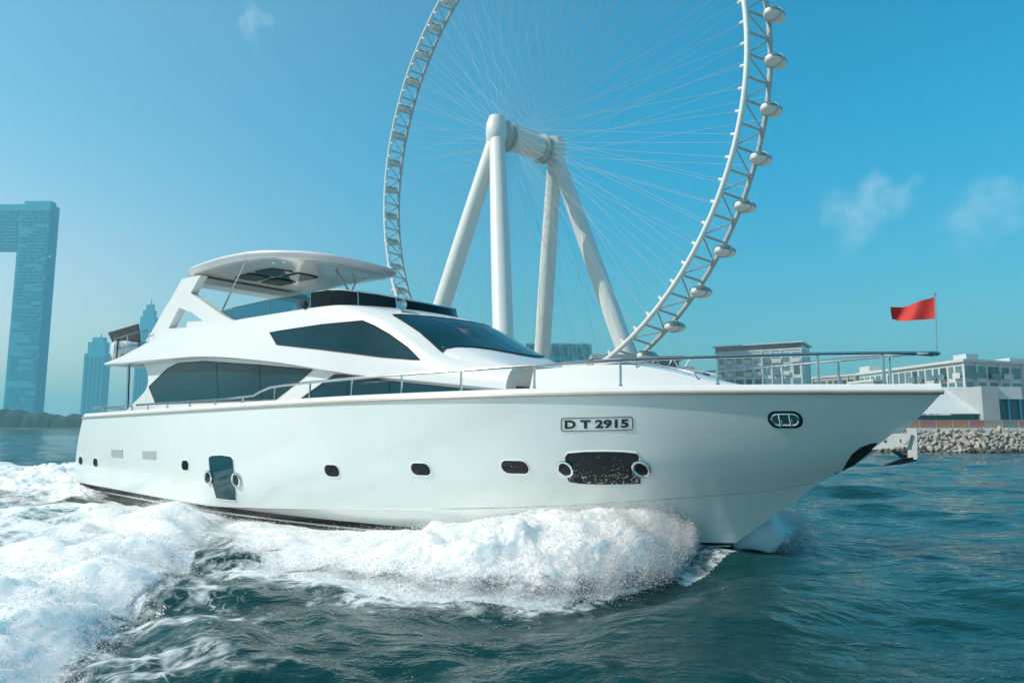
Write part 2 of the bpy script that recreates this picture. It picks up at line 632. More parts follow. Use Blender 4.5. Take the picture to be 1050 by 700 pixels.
# transom closing
tr = []
for side in (1, -1):
    tr.append([hull_line(k, 0.0) for k in range(8)])
hb.grid([[(p[0], -p[1], p[2]) for p in tr[0]], [(p[0], p[1], p[2]) for p in tr[0]]], 0)
for i_, f_ in enumerate(hb.f):                                 # red only at the forefoot
    if hb.m[i_] == 2 and hb.v[f_[0]][0] < 16.5:
        hb.m[i_] = 1
hull = hb.build('hull', [GEL, ANTI, ANTIRED], yacht, angle=14)
HV = [Vector(v.co) for v in hull.data.vertices]
HF = [tuple(p.vertices) for p in hull.data.polygons]
HBVH = BVHTree.FromPolygons(HV, HF)


def hull_pt(X, Z, out=0.0):
    """point on the starboard topside at X, Z and its outward normal"""
    loc, nor, _, _ = HBVH.ray_cast(Vector((X, -8, Z)), Vector((0, 1, 0)))
    if loc is None:
        loc, nor = S(X, Bs(X), Z), Vector((0, -1, 0))
    if nor.y > 0:
        nor = -nor
    return loc + nor * out, nor


def cam_hit(bvh):
    def f(u, v):
        loc, nor, _, _ = bvh.ray_cast(CAM_L, ray_l(u, v))
        if loc is None:
            return None
        if nor.dot(CAM_L - loc) < 0:
            nor = -nor
        return loc, nor
    return f


def xz_hit(X, Z):
    return hull_pt(X, Z)


def densify(poly, step):
    out = []
    for i, p in enumerate(poly):
        q = poly[(i + 1) % len(poly)]
        n = max(1, int(math.hypot(q[0] - p[0], q[1] - p[1]) / step))
        out += [(p[0] + (q[0] - p[0]) * k / n, p[1] + (q[1] - p[1]) * k / n) for k in range(n)]
    return out


def inside(p, poly):
    c = False
    for i in range(len(poly)):
        a, b = poly[i], poly[i - 1]
        if (a[1] > p[1]) != (b[1] > p[1]) and p[0] < (b[0] - a[0]) * (p[1] - a[1]) / (b[1] - a[1]) + a[0]:
            c = not c
    return c


def patch(mb, poly, hit, off, step, mi=0, skirt=0.03, offset_fn=None):
    """a panel that follows a curved surface: poly in the hit function's own 2-D coordinates"""
    ring = densify(poly, step)
    n = len(ring)
    pts = list(ring)
    xs, ys = [p[0] for p in ring], [p[1] for p in ring]
    x = min(xs) + step / 2
    while x < max(xs):
        y = min(ys) + step / 2
        while y < max(ys):
            if inside((x, y), ring) and min((x - a) ** 2 + (y - b) ** 2 for a, b in ring) > (0.45 * step) ** 2:
                pts.append((x, y))
            y += step
        x += step
    v2, _, f2, _, _, _ = delaunay_2d_cdt([Vector(p) for p in pts], [(i, (i + 1) % n) for i in range(n)], [], 1, 1e-6)
    top, low, ok = [], [], []
    for p in v2:
        h = hit(p.x, p.y)
        if h is None:
            return False
        o = off
        top.append(h[0] + h[1] * o)
        low.append(h[0] - h[1] * skirt)
    base = len(top)
    fs = [tuple(f) for f in f2]
    fs += [(i, (i + 1) % n, base + (i + 1) % n, base + i) for i in range(n)]
    mb.add(top + low[:n], fs, mi)
    return True


def rrect(cx, cy, w, h, r, n=5):
    out = []
    for qx, qy, a0 in ((1, 1, 0), (-1, 1, 90), (-1, -1, 180), (1, -1, 270)):
        for k in range(n + 1):
            a = R(a0 + 90 * k / n)
            out.append((cx + qx * (w / 2 - r) + r * math.cos(a), cy + qy * (h / 2 - r) + r * math.sin(a)))
    return out


def ring_tube(mb, poly, hit, rad, off=0.0, mi=0, n=8):
    pts = []
    for p in poly:
        h = hit(*p)
        pts.append(h[0] + h[1] * off)
    mb.tube(pts, rad, n, mi, closed=True)


for side in (1, -1):
    m = MB()
    m.tube([(x, -side * (bb - 0.002), z) for x, bb, z in (hull_line(3, s) for s in ss[4:-1:2])], 0.011, 6)
    m.build('knuckle_shade_line', GREYV, hull)  # thin grey tube added to draw the shading line along the knuckle
# ---- rub rail, toe rail, decks
for side in (1, -1):
    m = MB()
    m.tube([(x, -side * (b + 0.012), z) for x, b, z in (hull_line(0, s) for s in ss[::2])], 0.035, 8)
    m.build('rub_rail', BEIGE, yacht)
    m = MB()
    rows = []
    for k, (din, dz) in enumerate(((0.005, 0.02), (0.03, 0.10), (0.06, 0.125), (0.14, 0.125), (0.17, 0.05))):
        rows.append([(x - 0.02 * k * s, -side * max(b - din, 0.0), z + dz) for (x, b, z), s in ((hull_line(0, s), s) for s in ss[::2])])
    m.grid(rows, 0, flip=side > 0)
    m.build('toe_rail', GEL2, yacht)
m = MB()
rows = [[], []]
for s in ss[::2]:
    x, b, z = hull_line(0, s)
    if x < 3.4:
        continue
    rows[0].append((x, -(max(b - 0.1, 0)), z + 0.055))
    rows[1].append((x, max(b - 0.1, 0), z + 0.055))
m.grid(rows, 0)
m.box((-0.1, -2.75, 1.6), (3.5, 2.75, 1.66), 1)
m.build('deck', [GEL2, TEAK], yacht)
m = MB()                                                        # bathing platform behind the transom
m.plate(rrect(-1.3, 0, 1.9, 4.9, 0.4), [], (0, 0, 0.62), (1, 0, 0), (0, 1, 0), 0.16)
m.build('bathing_platform', [GEL2], yacht)


# ---- deckhouse (main deck walls)
def Yd(X):
    return 2.3 if X < 10 else 2.3 - 0.80 * ((X - 10) / 7.0) ** 2


Z_LOW = [(0.3, 4.16), (2.0, 4.12), (4.5, 4.08), (7.0, 4.01), (9.86, 3.72), (11.66, 3.45), (12.7, 3.29), (14.6, 3.08), (16.4, 2.88)]
aft_edge = []
for u, v in ((125, 425), (136, 414), (147, 403), (151, 396), (151.5, 385), (149, 376), (145, 366)):
    p = at(u, v, 2.3)
    aft_edge.append((p.z, p.x))
aft_edge.sort()
m = MB()
for side in (1, -1):
    rows = []
    for i in range(15):
        xa = smooth_interp(2.5 + 1.62 * i / 14, aft_edge)
        xe = 16.36
        row = []
        for j in range(41):
            x = xa + (xe - xa) * j / 40
            row.append((x, -side * Yd(x), 2.5 + (min(4.12, smooth_interp(x, Z_LOW) + 0.06) - 2.5) * i / 14))
        rows.append(row)
    inner = [[(p[0], p[1] + side * 0.12, p[2]) for p in r] for r in rows]
    m.grid(rows, 0, flip=side < 0)
    m.grid(inner, 0, flip=side > 0)
    m.grid([[r[0] for r in rows], [r[0] for r in inner]], 0)
    m.grid([[r[-1] for r in rows], [(r[-1][0], 0, r[-1][2]) for r in rows]], 0)
m.box((4.6, -2.2, 1.66), (4.7, 2.2, 4.0), 1)
deckhouse = m.build('deckhouse', [GEL2, GLASSD], yacht, angle=30)
DB = BVHTree.FromPolygons([Vector(v.co) for v in deckhouse.data.vertices], [tuple(p.vertices) for p in deckhouse.data.polygons])

# ---- upper body: overhang, coaming, pilothouse roof and nose
Z_TOP = [(0.3, 4.26), (1.5, 4.36), (2.6, 4.62), (3.6, 4.86), (5, 4.92), (7.1, 4.99), (9.5, 5.0), (11.5, 4.99), (12.2, 4.90), (13.06, 4.62), (13.9, 4.16), (14.72, 3.70), (15.4, 3.50), (16.4, 3.34)]
Z_MID = [(0.3, 4.28), (1.5, 4.30), (2.6, 4.30), (3.6, 4.34), (7.1, 4.40), (10.2, 4.6), (11.0, 5.02), (12.2, 5.04), (13.0, 4.92), (14.0, 4.62), (15.0, 4.08), (16.0, 3.58), (16.4, 3.42)]


def Yl(X):
    lip = interp(X, [(0.3, 2.45), (0.6, 2.6), (1.4, 2.66), (9, 2.64), (11.7, 2.44)])
    return max(lip if X < 11.7 else 0, (Yd(X) + 0.05)) if X < 11.7 else max(Yd(X) + 0.05, 2.44 - (X - 11.7) * 0.16)


def Yt(X):
    return smooth_interp(X, [(0.3, 2.35), (1.5, 2.5), (4, 2.32), (9, 2.24), (11.8, 2.12), (13.06, 1.86), (14.72, 1.74), (16.4, 1.46)])


def body_section(X, side):
    yl, yt, zl, zt, zm = Yl(X), Yt(X), smooth_interp(X, Z_LOW), smooth_interp(X, Z_TOP), smooth_interp(X, Z_MID)
    pts = [(min(Yd(X), yl) - 0.35, zl + 0.015), (yl - 0.06, zl - 0.002), (yl, zl + 0.03)]
    for t in (0.2, 0.4, 0.6, 0.8, 0.93):
        bul = 0.06 * math.sin(math.pi * t)
        pts.append((yl + (yt - yl) * t + bul, zl + 0.03 + (zt - zl - 0.03) * t))
    pts.append((yt - 0.03, zt))
    if zm >= zt - 0.05:
        for t in (0.15, 0.3, 0.45, 0.6, 0.8, 1.0):
            a = t * math.pi / 2
            pts.append(((yt - 0.03) * math.cos(a), zt + (zm - zt) * math.sin(a)))
    else:                                                       # flybridge well: coaming top, inner face, floor
        for t, (dy, zz) in enumerate(((0.12, zt + 0.01), (0.22, zt - 0.02), (0.25, zm), (0.6, zm), (1.2, zm), (9, zm))):
            pts.append((max(yt - dy, 0.0), zz))
    return [(X, -side * y, z) for y, z in pts]


XS = [0.3, 0.36, 0.5, 0.8] + [1.1 + 0.25 * i for i in range(61)] + [16.2, 16.35, 16.4]
m = MB()
for side in (1, -1):
    m.grid([body_section(x, side) for x in XS], 0, flip=side > 0)
    sec = body_section(16.4, side)
    m.grid([sec, [(16.4 + 0.0, 0, p[2] - 0.0) for p in sec]], 1)
    sec = body_section(0.3, side)
    m.grid([sec, [(0.3, 0, p[2]) for p in sec]], 0)
    m.grid([[(x, -side * (min(Yd(x), Yl(x)) - 0.34), smooth_interp(x, Z_LOW) + 0.01) for x in XS], [(x, 0, smooth_interp(x, Z_LOW) + 0.0) for x in XS]], 0)
upper = m.build('upper_deck', [GEL2, CREAM], yacht, angle=32)
UB = BVHTree.FromPolygons([Vector(v.co) for v in upper.data.vertices], [tuple(p.vertices) for p in upper.data.polygons])


def onto(bvhs):
    fs = [cam_hit(b) for b in bvhs]

    def f(u, v):
        best = None
        for g in fs:
            h = g(u, v)
            if h and (best is None or (h[0] - CAM_L).length < (best[0] - CAM_L).length):
                best = h
        return best
    return f


def mirror_of(ob, name=None):
    me = ob.data.copy()
    me.transform(Matrix.Diagonal((1, -1, 1, 1)))
    me.flip_normals()
    o = bpy.data.objects.new(name or ob.name.split('.')[0], me)
    COL.objects.link(o)
    o.parent = ob.parent
    return o


def window(name, poly, hit, step=7, off=0.012, glass=GLASS, frame_px=1.0, mirror=True):
    """glass panel with a thin black seal round it"""
    m = MB()
    if not patch(m, poly, hit, off, step):
        print('PATCH MISS', name)
        return None
    g = m.build(name, glass, yacht, angle=25)
    fm = MB()
    ring = densify(poly, step)
    pts = [hit(*p) for p in ring]
    fm.tube([h[0] + h[1] * off for h in pts], 0.014, 6, closed=True)
    f = fm.build('frame', BLACK, g)
    if mirror:
        g2 = mirror_of(g)
        f2 = mirror_of(f)
        f2.parent = g2
    return g


window('saloon_window', [(153, 396.5), (172, 378), (183, 372.5), (210, 370.5), (262, 374), (321, 379), (283, 409), (240, 411), (160, 414)], cam_hit(DB))
for u in (222, 266):                                            # upright joints between the panes
    m = MB()
    hh = [cam_hit(DB)(u + 0.25 * k, 373.5 + k * 3.6) for k in range(11)]
    m.tube([h[0] + h[1] * 0.013 for h in hh], 0.010, 5)
    m.build('mullion', BLACK, yacht)
window('saloon_window', [(309, 408.5), (343, 384.5), (352, 384), (400, 390), (460, 396.5), (516, 402), (516, 406.5), (420, 408)], onto([DB]))
window('pilothouse_window', [(277, 341), (330, 333), (372, 329), (384, 334), (400, 343), (418, 356), (431, 369), (390, 365.5), (330, 358), (284, 353)], cam_hit(UB))
# windscreen across the front, laid out in plan on the roof slope
ws_top = [(13.22 + 0.80 * (1 - (y / 1.72) ** 2), y) for y in np.linspace(-1.72, 1.72, 15)]
ws_bot = [(14.72 + 1.0 * (1 - (y / 1.70) ** 2), y) for y in np.linspace(1.70, -1.70, 15)]


def down_hit(x, y):
    loc, nor, _, _ = UB.ray_cast(Vector((x, -y, 9)), Vector((0, 0, -1)))
    if loc is None:
        return None
    return loc, (nor if nor.z > 0 else -nor)


window('windscreen', ws_top + ws_bot, down_hit, step=0.07, off=0.022, mirror=False)
# nose of the coachroof: a dark slot and door seams on the front face
m = MB()
m.box((16.402, -1.35, 2.82), (16.43, 1.35, 2.98), 0)
m.build('front_vent', BLACK, yacht)


# ---- foredeck lounge (raised trunk with sunpad)
def trunk_half(x):
    return smooth_interp(x, [(16.75, 1.32), (18, 1.18), (19.2, 0.92), (20.2, 0.55), (20.6, 0.3)])


def trunk_z(x):
    return smooth_interp(x, [(16.75, 3.30), (18, 3.33), (18.7, 3.30), (19.4, 3.16), (20.0, 2.98), (20.6, 2.84)])


m = MB()
tx = [16.72 + (20.6 - 16.72) * i / 24 for i in range(25)]
for side in (1, -1):
    rows = []
    for x in tx:
        w, z = trunk_half(x), trunk_z(x)
        lean = 0.06 if x > 16.8 else 0
        rows.append([(x - 0.10, -side * w, 2.72), (x - 0.02, -side * (w - 0.03), 2.72 + (z - 2.72) * 0.5), (x, -side * (w - 0.08), z - 0.05), (x, -side * (w - 0.14), z), (x, -side * (w * 0.5), z + 0.03), (x, 0, z + 0.035)])
    m.grid(rows, 0, flip=side > 0)
    m.grid([rows[0], [(p[0], 0, p[2]) for p in rows[0]]], 0)
m.build('foredeck_lounge', [GEL2], yacht, angle=30)
m = MB()
for (x0, x1) in ((17.1, 17.75), (17.8, 18.45)):
    m.plate(rrect((x0 + x1) / 2, 0, x1 - x0, 1.7, 0.1), [], (0, 0, 3.40), (1, 0, 0), (0, 1, 0), 0.1)
m.build('sunpad', CUSH, yacht)
m = MB()
for side in (1, -1):
    pts = [(17.0, -side * 0.98, 3.30), (17.05, -side * 0.98, 3.40), (18.4, -side * 0.90, 3.42), (19.4, -side * 0.72, 3.24), (19.75, -side * 0.62, 3.14), (19.8, -side * 0.61, 3.04)]
    m.tube(pts, 0.016, 6)
    for x in (17.9, 18.8):
        m.tube([(x, -side * 0.93, trunk_z(x) - 0.05), (x, -side * 0.92, 3.40 if x < 18.5 else 3.345)], 0.012, 6)
m.build('grab_rail', STEEL, yacht)
m = MB()
m.lathe([(0, 0.001), (0.0, 0.13), (0.10, 0.13), (0.16, 0.10), (0.2, 0.03), (0.2, 0.001)], (17.0, 0.55, 3.35), (0, 0, 1), 14)
m.tube([(16.9, 0.2, 3.38), (17.05, 0.0, 3.5), (17.3, -0.25, 3.42)], 0.05, 8)
m.build('deck_locker', BLACK, yacht)

# ---- flybridge wind deflector
SCR = []
for k in range(15):                                             # half outline, starboard aft to the centre line
    t = k / 14
    if t < 0.55:
        q = t / 0.55
        x, y = 6.6 + (10.9 - 6.6) * q, 2.06 - 0.14 * q
    else:
        q = (t - 0.55) / 0.45
        a = q * math.pi / 2
        x, y = 10.9 + 2.0 * math.sin(a), 1.92 * math.cos(a) ** 0.8
    zt = smooth_interp(x, [(6.6, 5.40), (9.3, 5.47), (11.25, 5.46), (12.0, 5.36), (12.5, 5.27), (12.9, 5.16)])
    zb = smooth_interp(x, [(6.6, 4.92), (9.3, 4.93), (11.3, 4.95), (12.0, 4.90), (12.5, 4.82), (12.9, 4.80)])
    SCR.append((x, y, zb, zt))
full = SCR + [(x, -y, a, b) for x, y, a, b in reversed(SCR[:-1])]
m = MB()
rows = [[(x, -y, zb) for x, y, zb, zt in full], [(x - 0.05, -y * 0.985, (zb + zt) / 2) for x, y, zb, zt in full], [(x - 0.10, -y * 0.97, zt) for x, y, zb, zt in full]]
for i in range(len(full) - 1):
    dark = full[i][0] > 10.6 or full[i + 1][0] > 10.6
    for r in range(2):
        m.add([rows[r][i], rows[r][i + 1], rows[r + 1][i + 1], rows[r + 1][i]], [(0, 1, 2, 3)], 1 if dark else 0)
scr = m.build('wind_deflector', [SCREEN, GLASSD], yacht, angle=50)
m = MB()
m.tube(rows[2], 0.016, 6)
for x, y, zb, zt in full:
    pass
for i in (0, 4, 7, 10, 12, 16, 18, 21, 24, 28):
    m.tube([rows[0][i], rows[2][i]], 0.02, 6)
m.build('frame', STEEL, scr)
m = MB()                                                        # helm console and seats behind the deflector
m.box((11.3, -0.9, 4.5), (12.2, 0.5, 5.16), 0)
for y in (-1.5, -0.5, 0.5):
    m.box((9.3, y, 4.3), (9.9, y + 0.7, 4.85), 0)
    m.box((9.2, y, 4.7), (9.35, y + 0.7, 5.25), 0)
m.build('helm_seating', CUSH, yacht)

# ---- hardtop on its arch
HT_Z = 6.72


def ht_outline(a):
    """plan of the hardtop (superellipse, squarer aft)"""
    c, s = math.cos(a), math.sin(a)
    e = 0.50 if c < 0 else 0.72
    hx = 2.75 if c < 0 else 3.60
    return 6.6 + hx * math.copysign(abs(c) ** e, c), 2.22 * math.copysign(abs(s) ** (0.5 if c < 0 else 0.62), s)


def ht_z(x):
    return HT_Z + interp(x, [(3.8, -0.04), (5, 0.03), (6.6, 0.07), (8, 0.03), (10.0, -0.14)])


m = MB()
NA = 72
prof = [(0.02, -0.05, 1), (0.45, -0.085, 1), (0.75, -0.09, 1), (0.90, -0.075, 1), (0.975, -0.035, 0), (1.0, 0.02, 0), (0.99, 0.07, 0), (0.94, 0.115, 0), (0.7, 0.17, 0), (0.35, 0.2, 0), (0.02, 0.21, 0)]
rows = []
for sc, dz, mi in prof:
    row = []
    for k in range(NA + 1):
        x, y = ht_outline(2 * math.pi * k / NA)
        x, y = 6.6 + (x - 6.6) * sc, y * sc
        row.append((x, -y, ht_z(x) + dz))
    rows.append(row)
for i in range(len(rows) - 1):
    m.grid([rows[i], rows[i + 1]], prof[i][2] if prof[i + 1][2] else 0)
m.add(rows[0][:-1], [tuple(range(NA))], 1)
m.add(rows[-1][:-1], [tuple(range(NA))], 0)
ht = m.build('hardtop', [GEL2, UNDER], yacht, angle=40)
for cx in (5.75, 6.85):
    for cy in (-0.28, 0.62):
        m = MB()
        m.plate(rrect(cx, -cy, 0.9, 0.72, 0.06), [], (0, 0, ht_z(cx) - 0.10), (1, 0, 0), (0, 1, 0), 0.03)
        m.build('skylight', GLASSD, ht)
for x in (4.6, 5.2, 8.0, 8.5):
    for y in (-1.4, 1.4):
        m = MB()
        m.lathe([(0, 0.001), (0, 0.06), (-0.02, 0.06), (-0.025, 0.001)], (x, y, ht_z(x) - 0.088), (0, 0, 1), 12)
        m.build('downlight', CHROME, ht)

arch_out = [(187, 286), (174, 309), (171, 313), (158, 336), (150, 349), (150, 358), (246, 347), (242, 330), (226, 321.6), (208.6, 309), (195.7, 300.6), (206, 282)]
arch_hole = [(184, 315.5), (173, 336.5), (191, 336), (192.5, 330), (208.6, 329), (197, 320.5)]
m = MB()
o2 = [at(u, v, 2.15) for u, v in arch_out]
h2 = [at(u, v, 2.15) for u, v in arch_hole]
for side in (1, -1):
    m.plate([(p.x, p.z) for p in o2], [[(p.x, p.z) for p in h2]], (0, -side * 2.05, 0), (1, 0, 0), (0, 0, 1), 0.22)
m.box((4.2, -1.95, 6.42), (4.9, 1.95, 6.60))
m.build('radar_arch', GEL2, yacht, angle=20)
for side in (1, -1):
    m = MB()
    a, b = at(252, 262, 1.9), at(226, 322, 1.95)
    m.tube([(a.x, -side * 1.9, ht_z(a.x) - 0.08), (b.x, -side * 1.95, b.z)], 0.026, 8)
    m.build('hardtop_strut', STEEL, yacht)
m = MB()
m.tube([(8.9, 0.0, 6.62), (10.3, 0.0, 5.0)], 0.03, 8)
m.build('hardtop_strut', STEEL, yacht)

# ---- searchlight, horn, aerials
m = MB()
p, nrm = down_hit(13.1, 1.35)
c = p + Vector((0, 0, 0.13))
m.lathe([(-0.14, 0.001), (-0.13, 0.07), (-0.02, 0.11), (0.10, 0.12), (0.13, 0.12)], c, (0.72, -0.69, 0.02), 16, 0)
m.lathe([(0.13, 0.12), (0.125, 0.10), (0.12, 0.001)], c, (0.72, -0.69, 0.02), 16, 1)
m.tube([p - Vector((0, 0, 0.02)), c], 0.04, 8, 0)
m.build('searchlight', [GEL2, STEEL], yacht)
m = MB()
pp = at(313, 312, 2.16)
m.lathe([(-0.05, 0.001), (-0.05, 0.09), (0.02, 0.10), (0.06, 0.06), (0.06, 0.001)], S(pp.x, 2.2, pp.z), (0.3, -1, 0), 12)
m.tube([S(pp.x, 2.14, pp.z - 0.14), S(pp.x, 2.18, pp.z)], 0.03, 6)
m.build('horn', BLACK, yacht)

# ---- aft: boat deck rail, windbreak, pole
m = MB()
rp = [(0.55, 2.3), (0.42, 1.2), (0.42, -1.2), (0.55, -2.3)]
for h in (0.35, 0.72):
    m.tube([(2.9, -2.28, 4.42 + h), (1.6, -2.34, 4.36 + h), (0.62, -2.3, 4.3 + h), (0.45, -2.1, 4.3 + h), (0.42, 0, 4.3 + h), (0.45, 2.1, 4.3 + h), (0.62, 2.3, 4.3 + h), (1.6, 2.34, 4.36 + h), (2.9, 2.28, 4.42 + h)], 0.018, 6)
for x, y in ((2.9, 2.28), (1.6, 2.34), (0.62, 2.3), (0.42, 0.9), (0.42, -0.9), (0.62, -2.3), (1.6, -2.34), (2.9, -2.28)):
    m.tube([(x, y, 4.2), (x, y, 4.36 + 0.7)], 0.018, 6)
m.build('aft_rail', STEEL, yacht)
m = MB()
w4 = [at(u, v, 1.7) for u, v in ((119, 358), (111, 341), (142, 332), (144, 354))]
m.plate([(p.x, p.z) for p in w4], [], (0, -1.7, 0), (1, 0, 0), (0, 0, 1), 0.03)
m.build('windbreak', SCREEN, yacht)
for side in (1, -1):
    m = MB()
    a, b = at(132, 372, 2.2), at(131, 425, 2.2)
    m.tube([(a.x, -side * 2.2, 4.2), (b.x, -side * 2.2, b.z - 0.7)], 0.055, 10)
    m.build('overhang_post', STEEL, yacht)


# ---- guard rail
def rail_pt(u, v):
    return at(u, v, lambda X: max(Bs(X) - 0.12, 0.0))


low = [rail_pt(u, v) for u, v in ((140, 415), (170, 413), (200, 411.3), (230, 409), (260, 405.5), (268, 401), (277, 397), (290, 395))]
high = [rail_pt(u, v) for u, v in ((318, 392), (361, 388), (405, 384.3), (473, 379.5), (548, 374.5), (640, 369), (735, 366), (800, 364), (845, 362.8), (900, 362), (940, 362))]
path = low + high
path = [(p.x, p.y, p.z) for p in path]
m = MB()
bow_arc = [(23.28, 0.16, 3.29), (23.36, 0.08, 3.29), (23.38, 0.0, 3.29)]
fullp = [(x, -y, z) for x, y, z in path + bow_arc] + [(x, y, z) for x, y, z in reversed(path + bow_arc[:-1])]
m.tube(fullp, 0.029, 8)
rail = m.build('guard_rail', STEEL, yacht)
for side in (1, -1):
    for u in (152, 172, 195, 221, 249, 282, 318, 361, 412, 473, 548, 636, 735, 838, 905):
        x = at(u, 400, lambda X: Bs(X) - 0.12).x
        x = rail_pt(u, interp(u, [(140, 415), (200, 411.3), (260, 405.5), (277, 397), (318, 392), (405, 384.3), (473, 379.5), (548, 374.5), (640, 369), (735, 366), (845, 362.8), (940, 362)])).x
        z = interp(x, [(q[0], q[2]) for q in path])
        y = max(Bs(x) - 0.12, 0.0)
        m = MB()
        m.tube([(x, -side * y, smooth_interp(x, SHEER_Z) + 0.06), (x, -side * y, z)], 0.023, 6)
        m.lathe([(0, 0.001), (0, 0.04), (0.03, 0.03), (0.03, 0.001)], (x, -side * y, smooth_interp(x, SHEER_Z) + 0.12), (0, 0, 1), 8)
        m.build('stanchion', STEEL, rail)
m = MB()                                                        # low rail round the stern
m.tube([(3.2, -2.75, 2.62), (3.15, -2.75, 2.80), (1.2, -2.78, 2.80), (0.3, -2.72, 2.78), (0.12, -2.5, 2.78), (0.1, 0, 2.78), (0.12, 2.5, 2.78), (0.3, 2.72, 2.78), (3.15, 2.75, 2.80), (3.2, 2.75, 2.62)], 0.02, 8)
for x, y in ((2.2, 2.77), (1.2, 2.78), (0.3, 2.72), (0.1, 1.2), (0.1, -1.2), (0.3, -2.72), (1.2, -2.78), (2.2, -2.77)):
    m.tube([(x, y, 2.5), (x, y, 2.79)], 0.016, 6)
m.build('stern_rail', STEEL, yacht)


# ---- fittings on the hull side
def hull_window(name, poly, glass, rim_mat, rim, step, frame_name='rim'):
    m = MB()
    patch(m, poly, xz_hit, 0.006, step)
    g = m.build(name, glass, hull, angle=25)
    if rim_mat:
        f = MB()
        ring_tube(f, poly, xz_hit, rim, 0.0)
        f.build(frame_name, rim_mat, g)
    return g


for (x, z, w, h, r) in ((0.02, 1.12, 0.34, 0.27, 0.12), (1.2, 1.10, 0.36, 0.27, 0.12), (6.78, 1.20, 0.38, 0.27, 0.12), (12.5, 1.27, 0.44, 0.27, 0.13), (14.8, 1.37, 0.46, 0.26, 0.13), (16.8, 1.46, 0.54, 0.26, 0.13)):
    hull_window('porthole', rrect(x, z, w, h, r), GLASSD, GEL2, 0.016, 0.06)


def hull_xz(u, v):
    for k in range(40):                                         # just off the stem: step back on to the hull
        h = cam_hit(HBVH)(u - 0.5 * k, v - 0.25 * k)
        if h:
            return (h[0].x, h[0].z)


def px_poly(pts):
    return [hull_xz(u, v) for u, v in pts]


# tall window amidships with two round opening lights
g = hull_window('hull_window', px_poly([(214, 469), (217, 466.5), (227, 466), (237, 467.5), (239.5, 471), (240.5, 482), (241, 494), (242.5, 504), (242.5, 513.5), (232, 512.5), (222, 511), (219, 500), (216.5, 492), (215, 482)]), GLASS, GEL2, 0.018, 0.12, 'frame')
for (u, v) in ((214.5, 489), (243, 491.5)):
    c = hull_xz(u, v)
    cir = [(c[0] + 0.15 * math.cos(a), c[1] + 0.15 * math.sin(a)) for a in np.linspace(0, 2 * math.pi, 20, endpoint=False)]
    m = MB()
    patch(m, cir, xz_hit, 0.036, 0.07)
    pt = m.build('porthole', GLASSD, hull)
    m = MB()
    ring_tube(m, cir, xz_hit, 0.03, 0.03)
    m.build('rim', CHROME, pt)
# wide window forward
g = hull_window('hull_window', px_poly([(579, 468), (582, 463.8), (600, 462.3), (620, 462), (640, 462.5), (653, 464), (656, 467), (656.5, 480), (658, 491), (657, 496), (640, 496.6), (618, 496.8), (595, 496), (583, 494), (581, 489), (580, 480)]), SALT, GEL2, 0.016, 0.10, 'frame')
for (u, v) in ((579.5, 480), (657.5, 480)):
    c = hull_xz(u, v)
    cir = [(c[0] + 0.125 * math.cos(a), c[1] + 0.125 * math.sin(a)) for a in np.linspace(0, 2 * math.pi, 20, endpoint=False)]
    m = MB()
    patch(m, cir, xz_hit, 0.036, 0.07)
    pt = m.build('porthole', GLASSD, hull)
    m = MB()
    ring_tube(m, cir, xz_hit, 0.027, 0.03)
    m.build('rim', CHROME, pt)
# vents
for (x, z) in ((2.75, 1.42), (4.8, 1.42)):
    m = MB()
    for k in range(4):
        patch(m, rrect(x, z - 0.09 + 0.06 * k, 0.8, 0.035, 0.015, 2), xz_hit, 0.02, 0.2)
    m.build('vent_grille', GREYV, hull)
# mooring fairlead near the bow
oc = hull_xz(805, 430)
ol = hull_xz(787, 430)
orr = hull_xz(823, 429)
ow = orr[0] - ol[0]
m = MB()
patch(m, rrect(oc[0], oc[1], ow, 0.27, 0.13), xz_hit, 0.004, 0.08)
fl = m.build('fairlead', BLACK, hull)
m = MB()
ring_tube(m, rrect(oc[0], oc[1], ow - 0.12, 0.17, 0.08), xz_hit, 0.022, 0.012)
for dx in (-0.07, 0.07):
    a, b = hull_pt(oc[0] + dx, oc[1] - 0.09, 0.02)[0], hull_pt(oc[0] + dx, oc[1] + 0.09, 0.02)[0]
    m.tube([a, b], 0.022, 8)
m.build('roller', CHROME, fl)
m = MB()
for dx in (-0.13, 0.0, 0.13):
    patch(m, rrect(oc[0] + dx, oc[1], 0.10, 0.12, 0.03), xz_hit, 0.009, 0.08)
m.build('recess_plate', STEEL, fl)
# number plate: outline and letters lying on the hull
pc = px_poly([(575.5, 428.7), (648.5, 427.2), (648.5, 440.5), (575.5, 442)])
cx0, cx1 = (pc[0][0] + pc[3][0]) / 2, (pc[1][0] + pc[2][0]) / 2


def plate_hit(a, b):
    """(0..1, 0..1) across the plate"""
    x = (pc[3][0] * (1 - b) + pc[0][0] * b) * (1 - a) + (pc[2][0] * (1 - b) + pc[1][0] * b) * a
    z = (pc[3][1] * (1 - b) + pc[0][1] * b) * (1 - a) + (pc[2][1] * (1 - b) + pc[1][1] * b) * a
    return hull_pt(x, z)


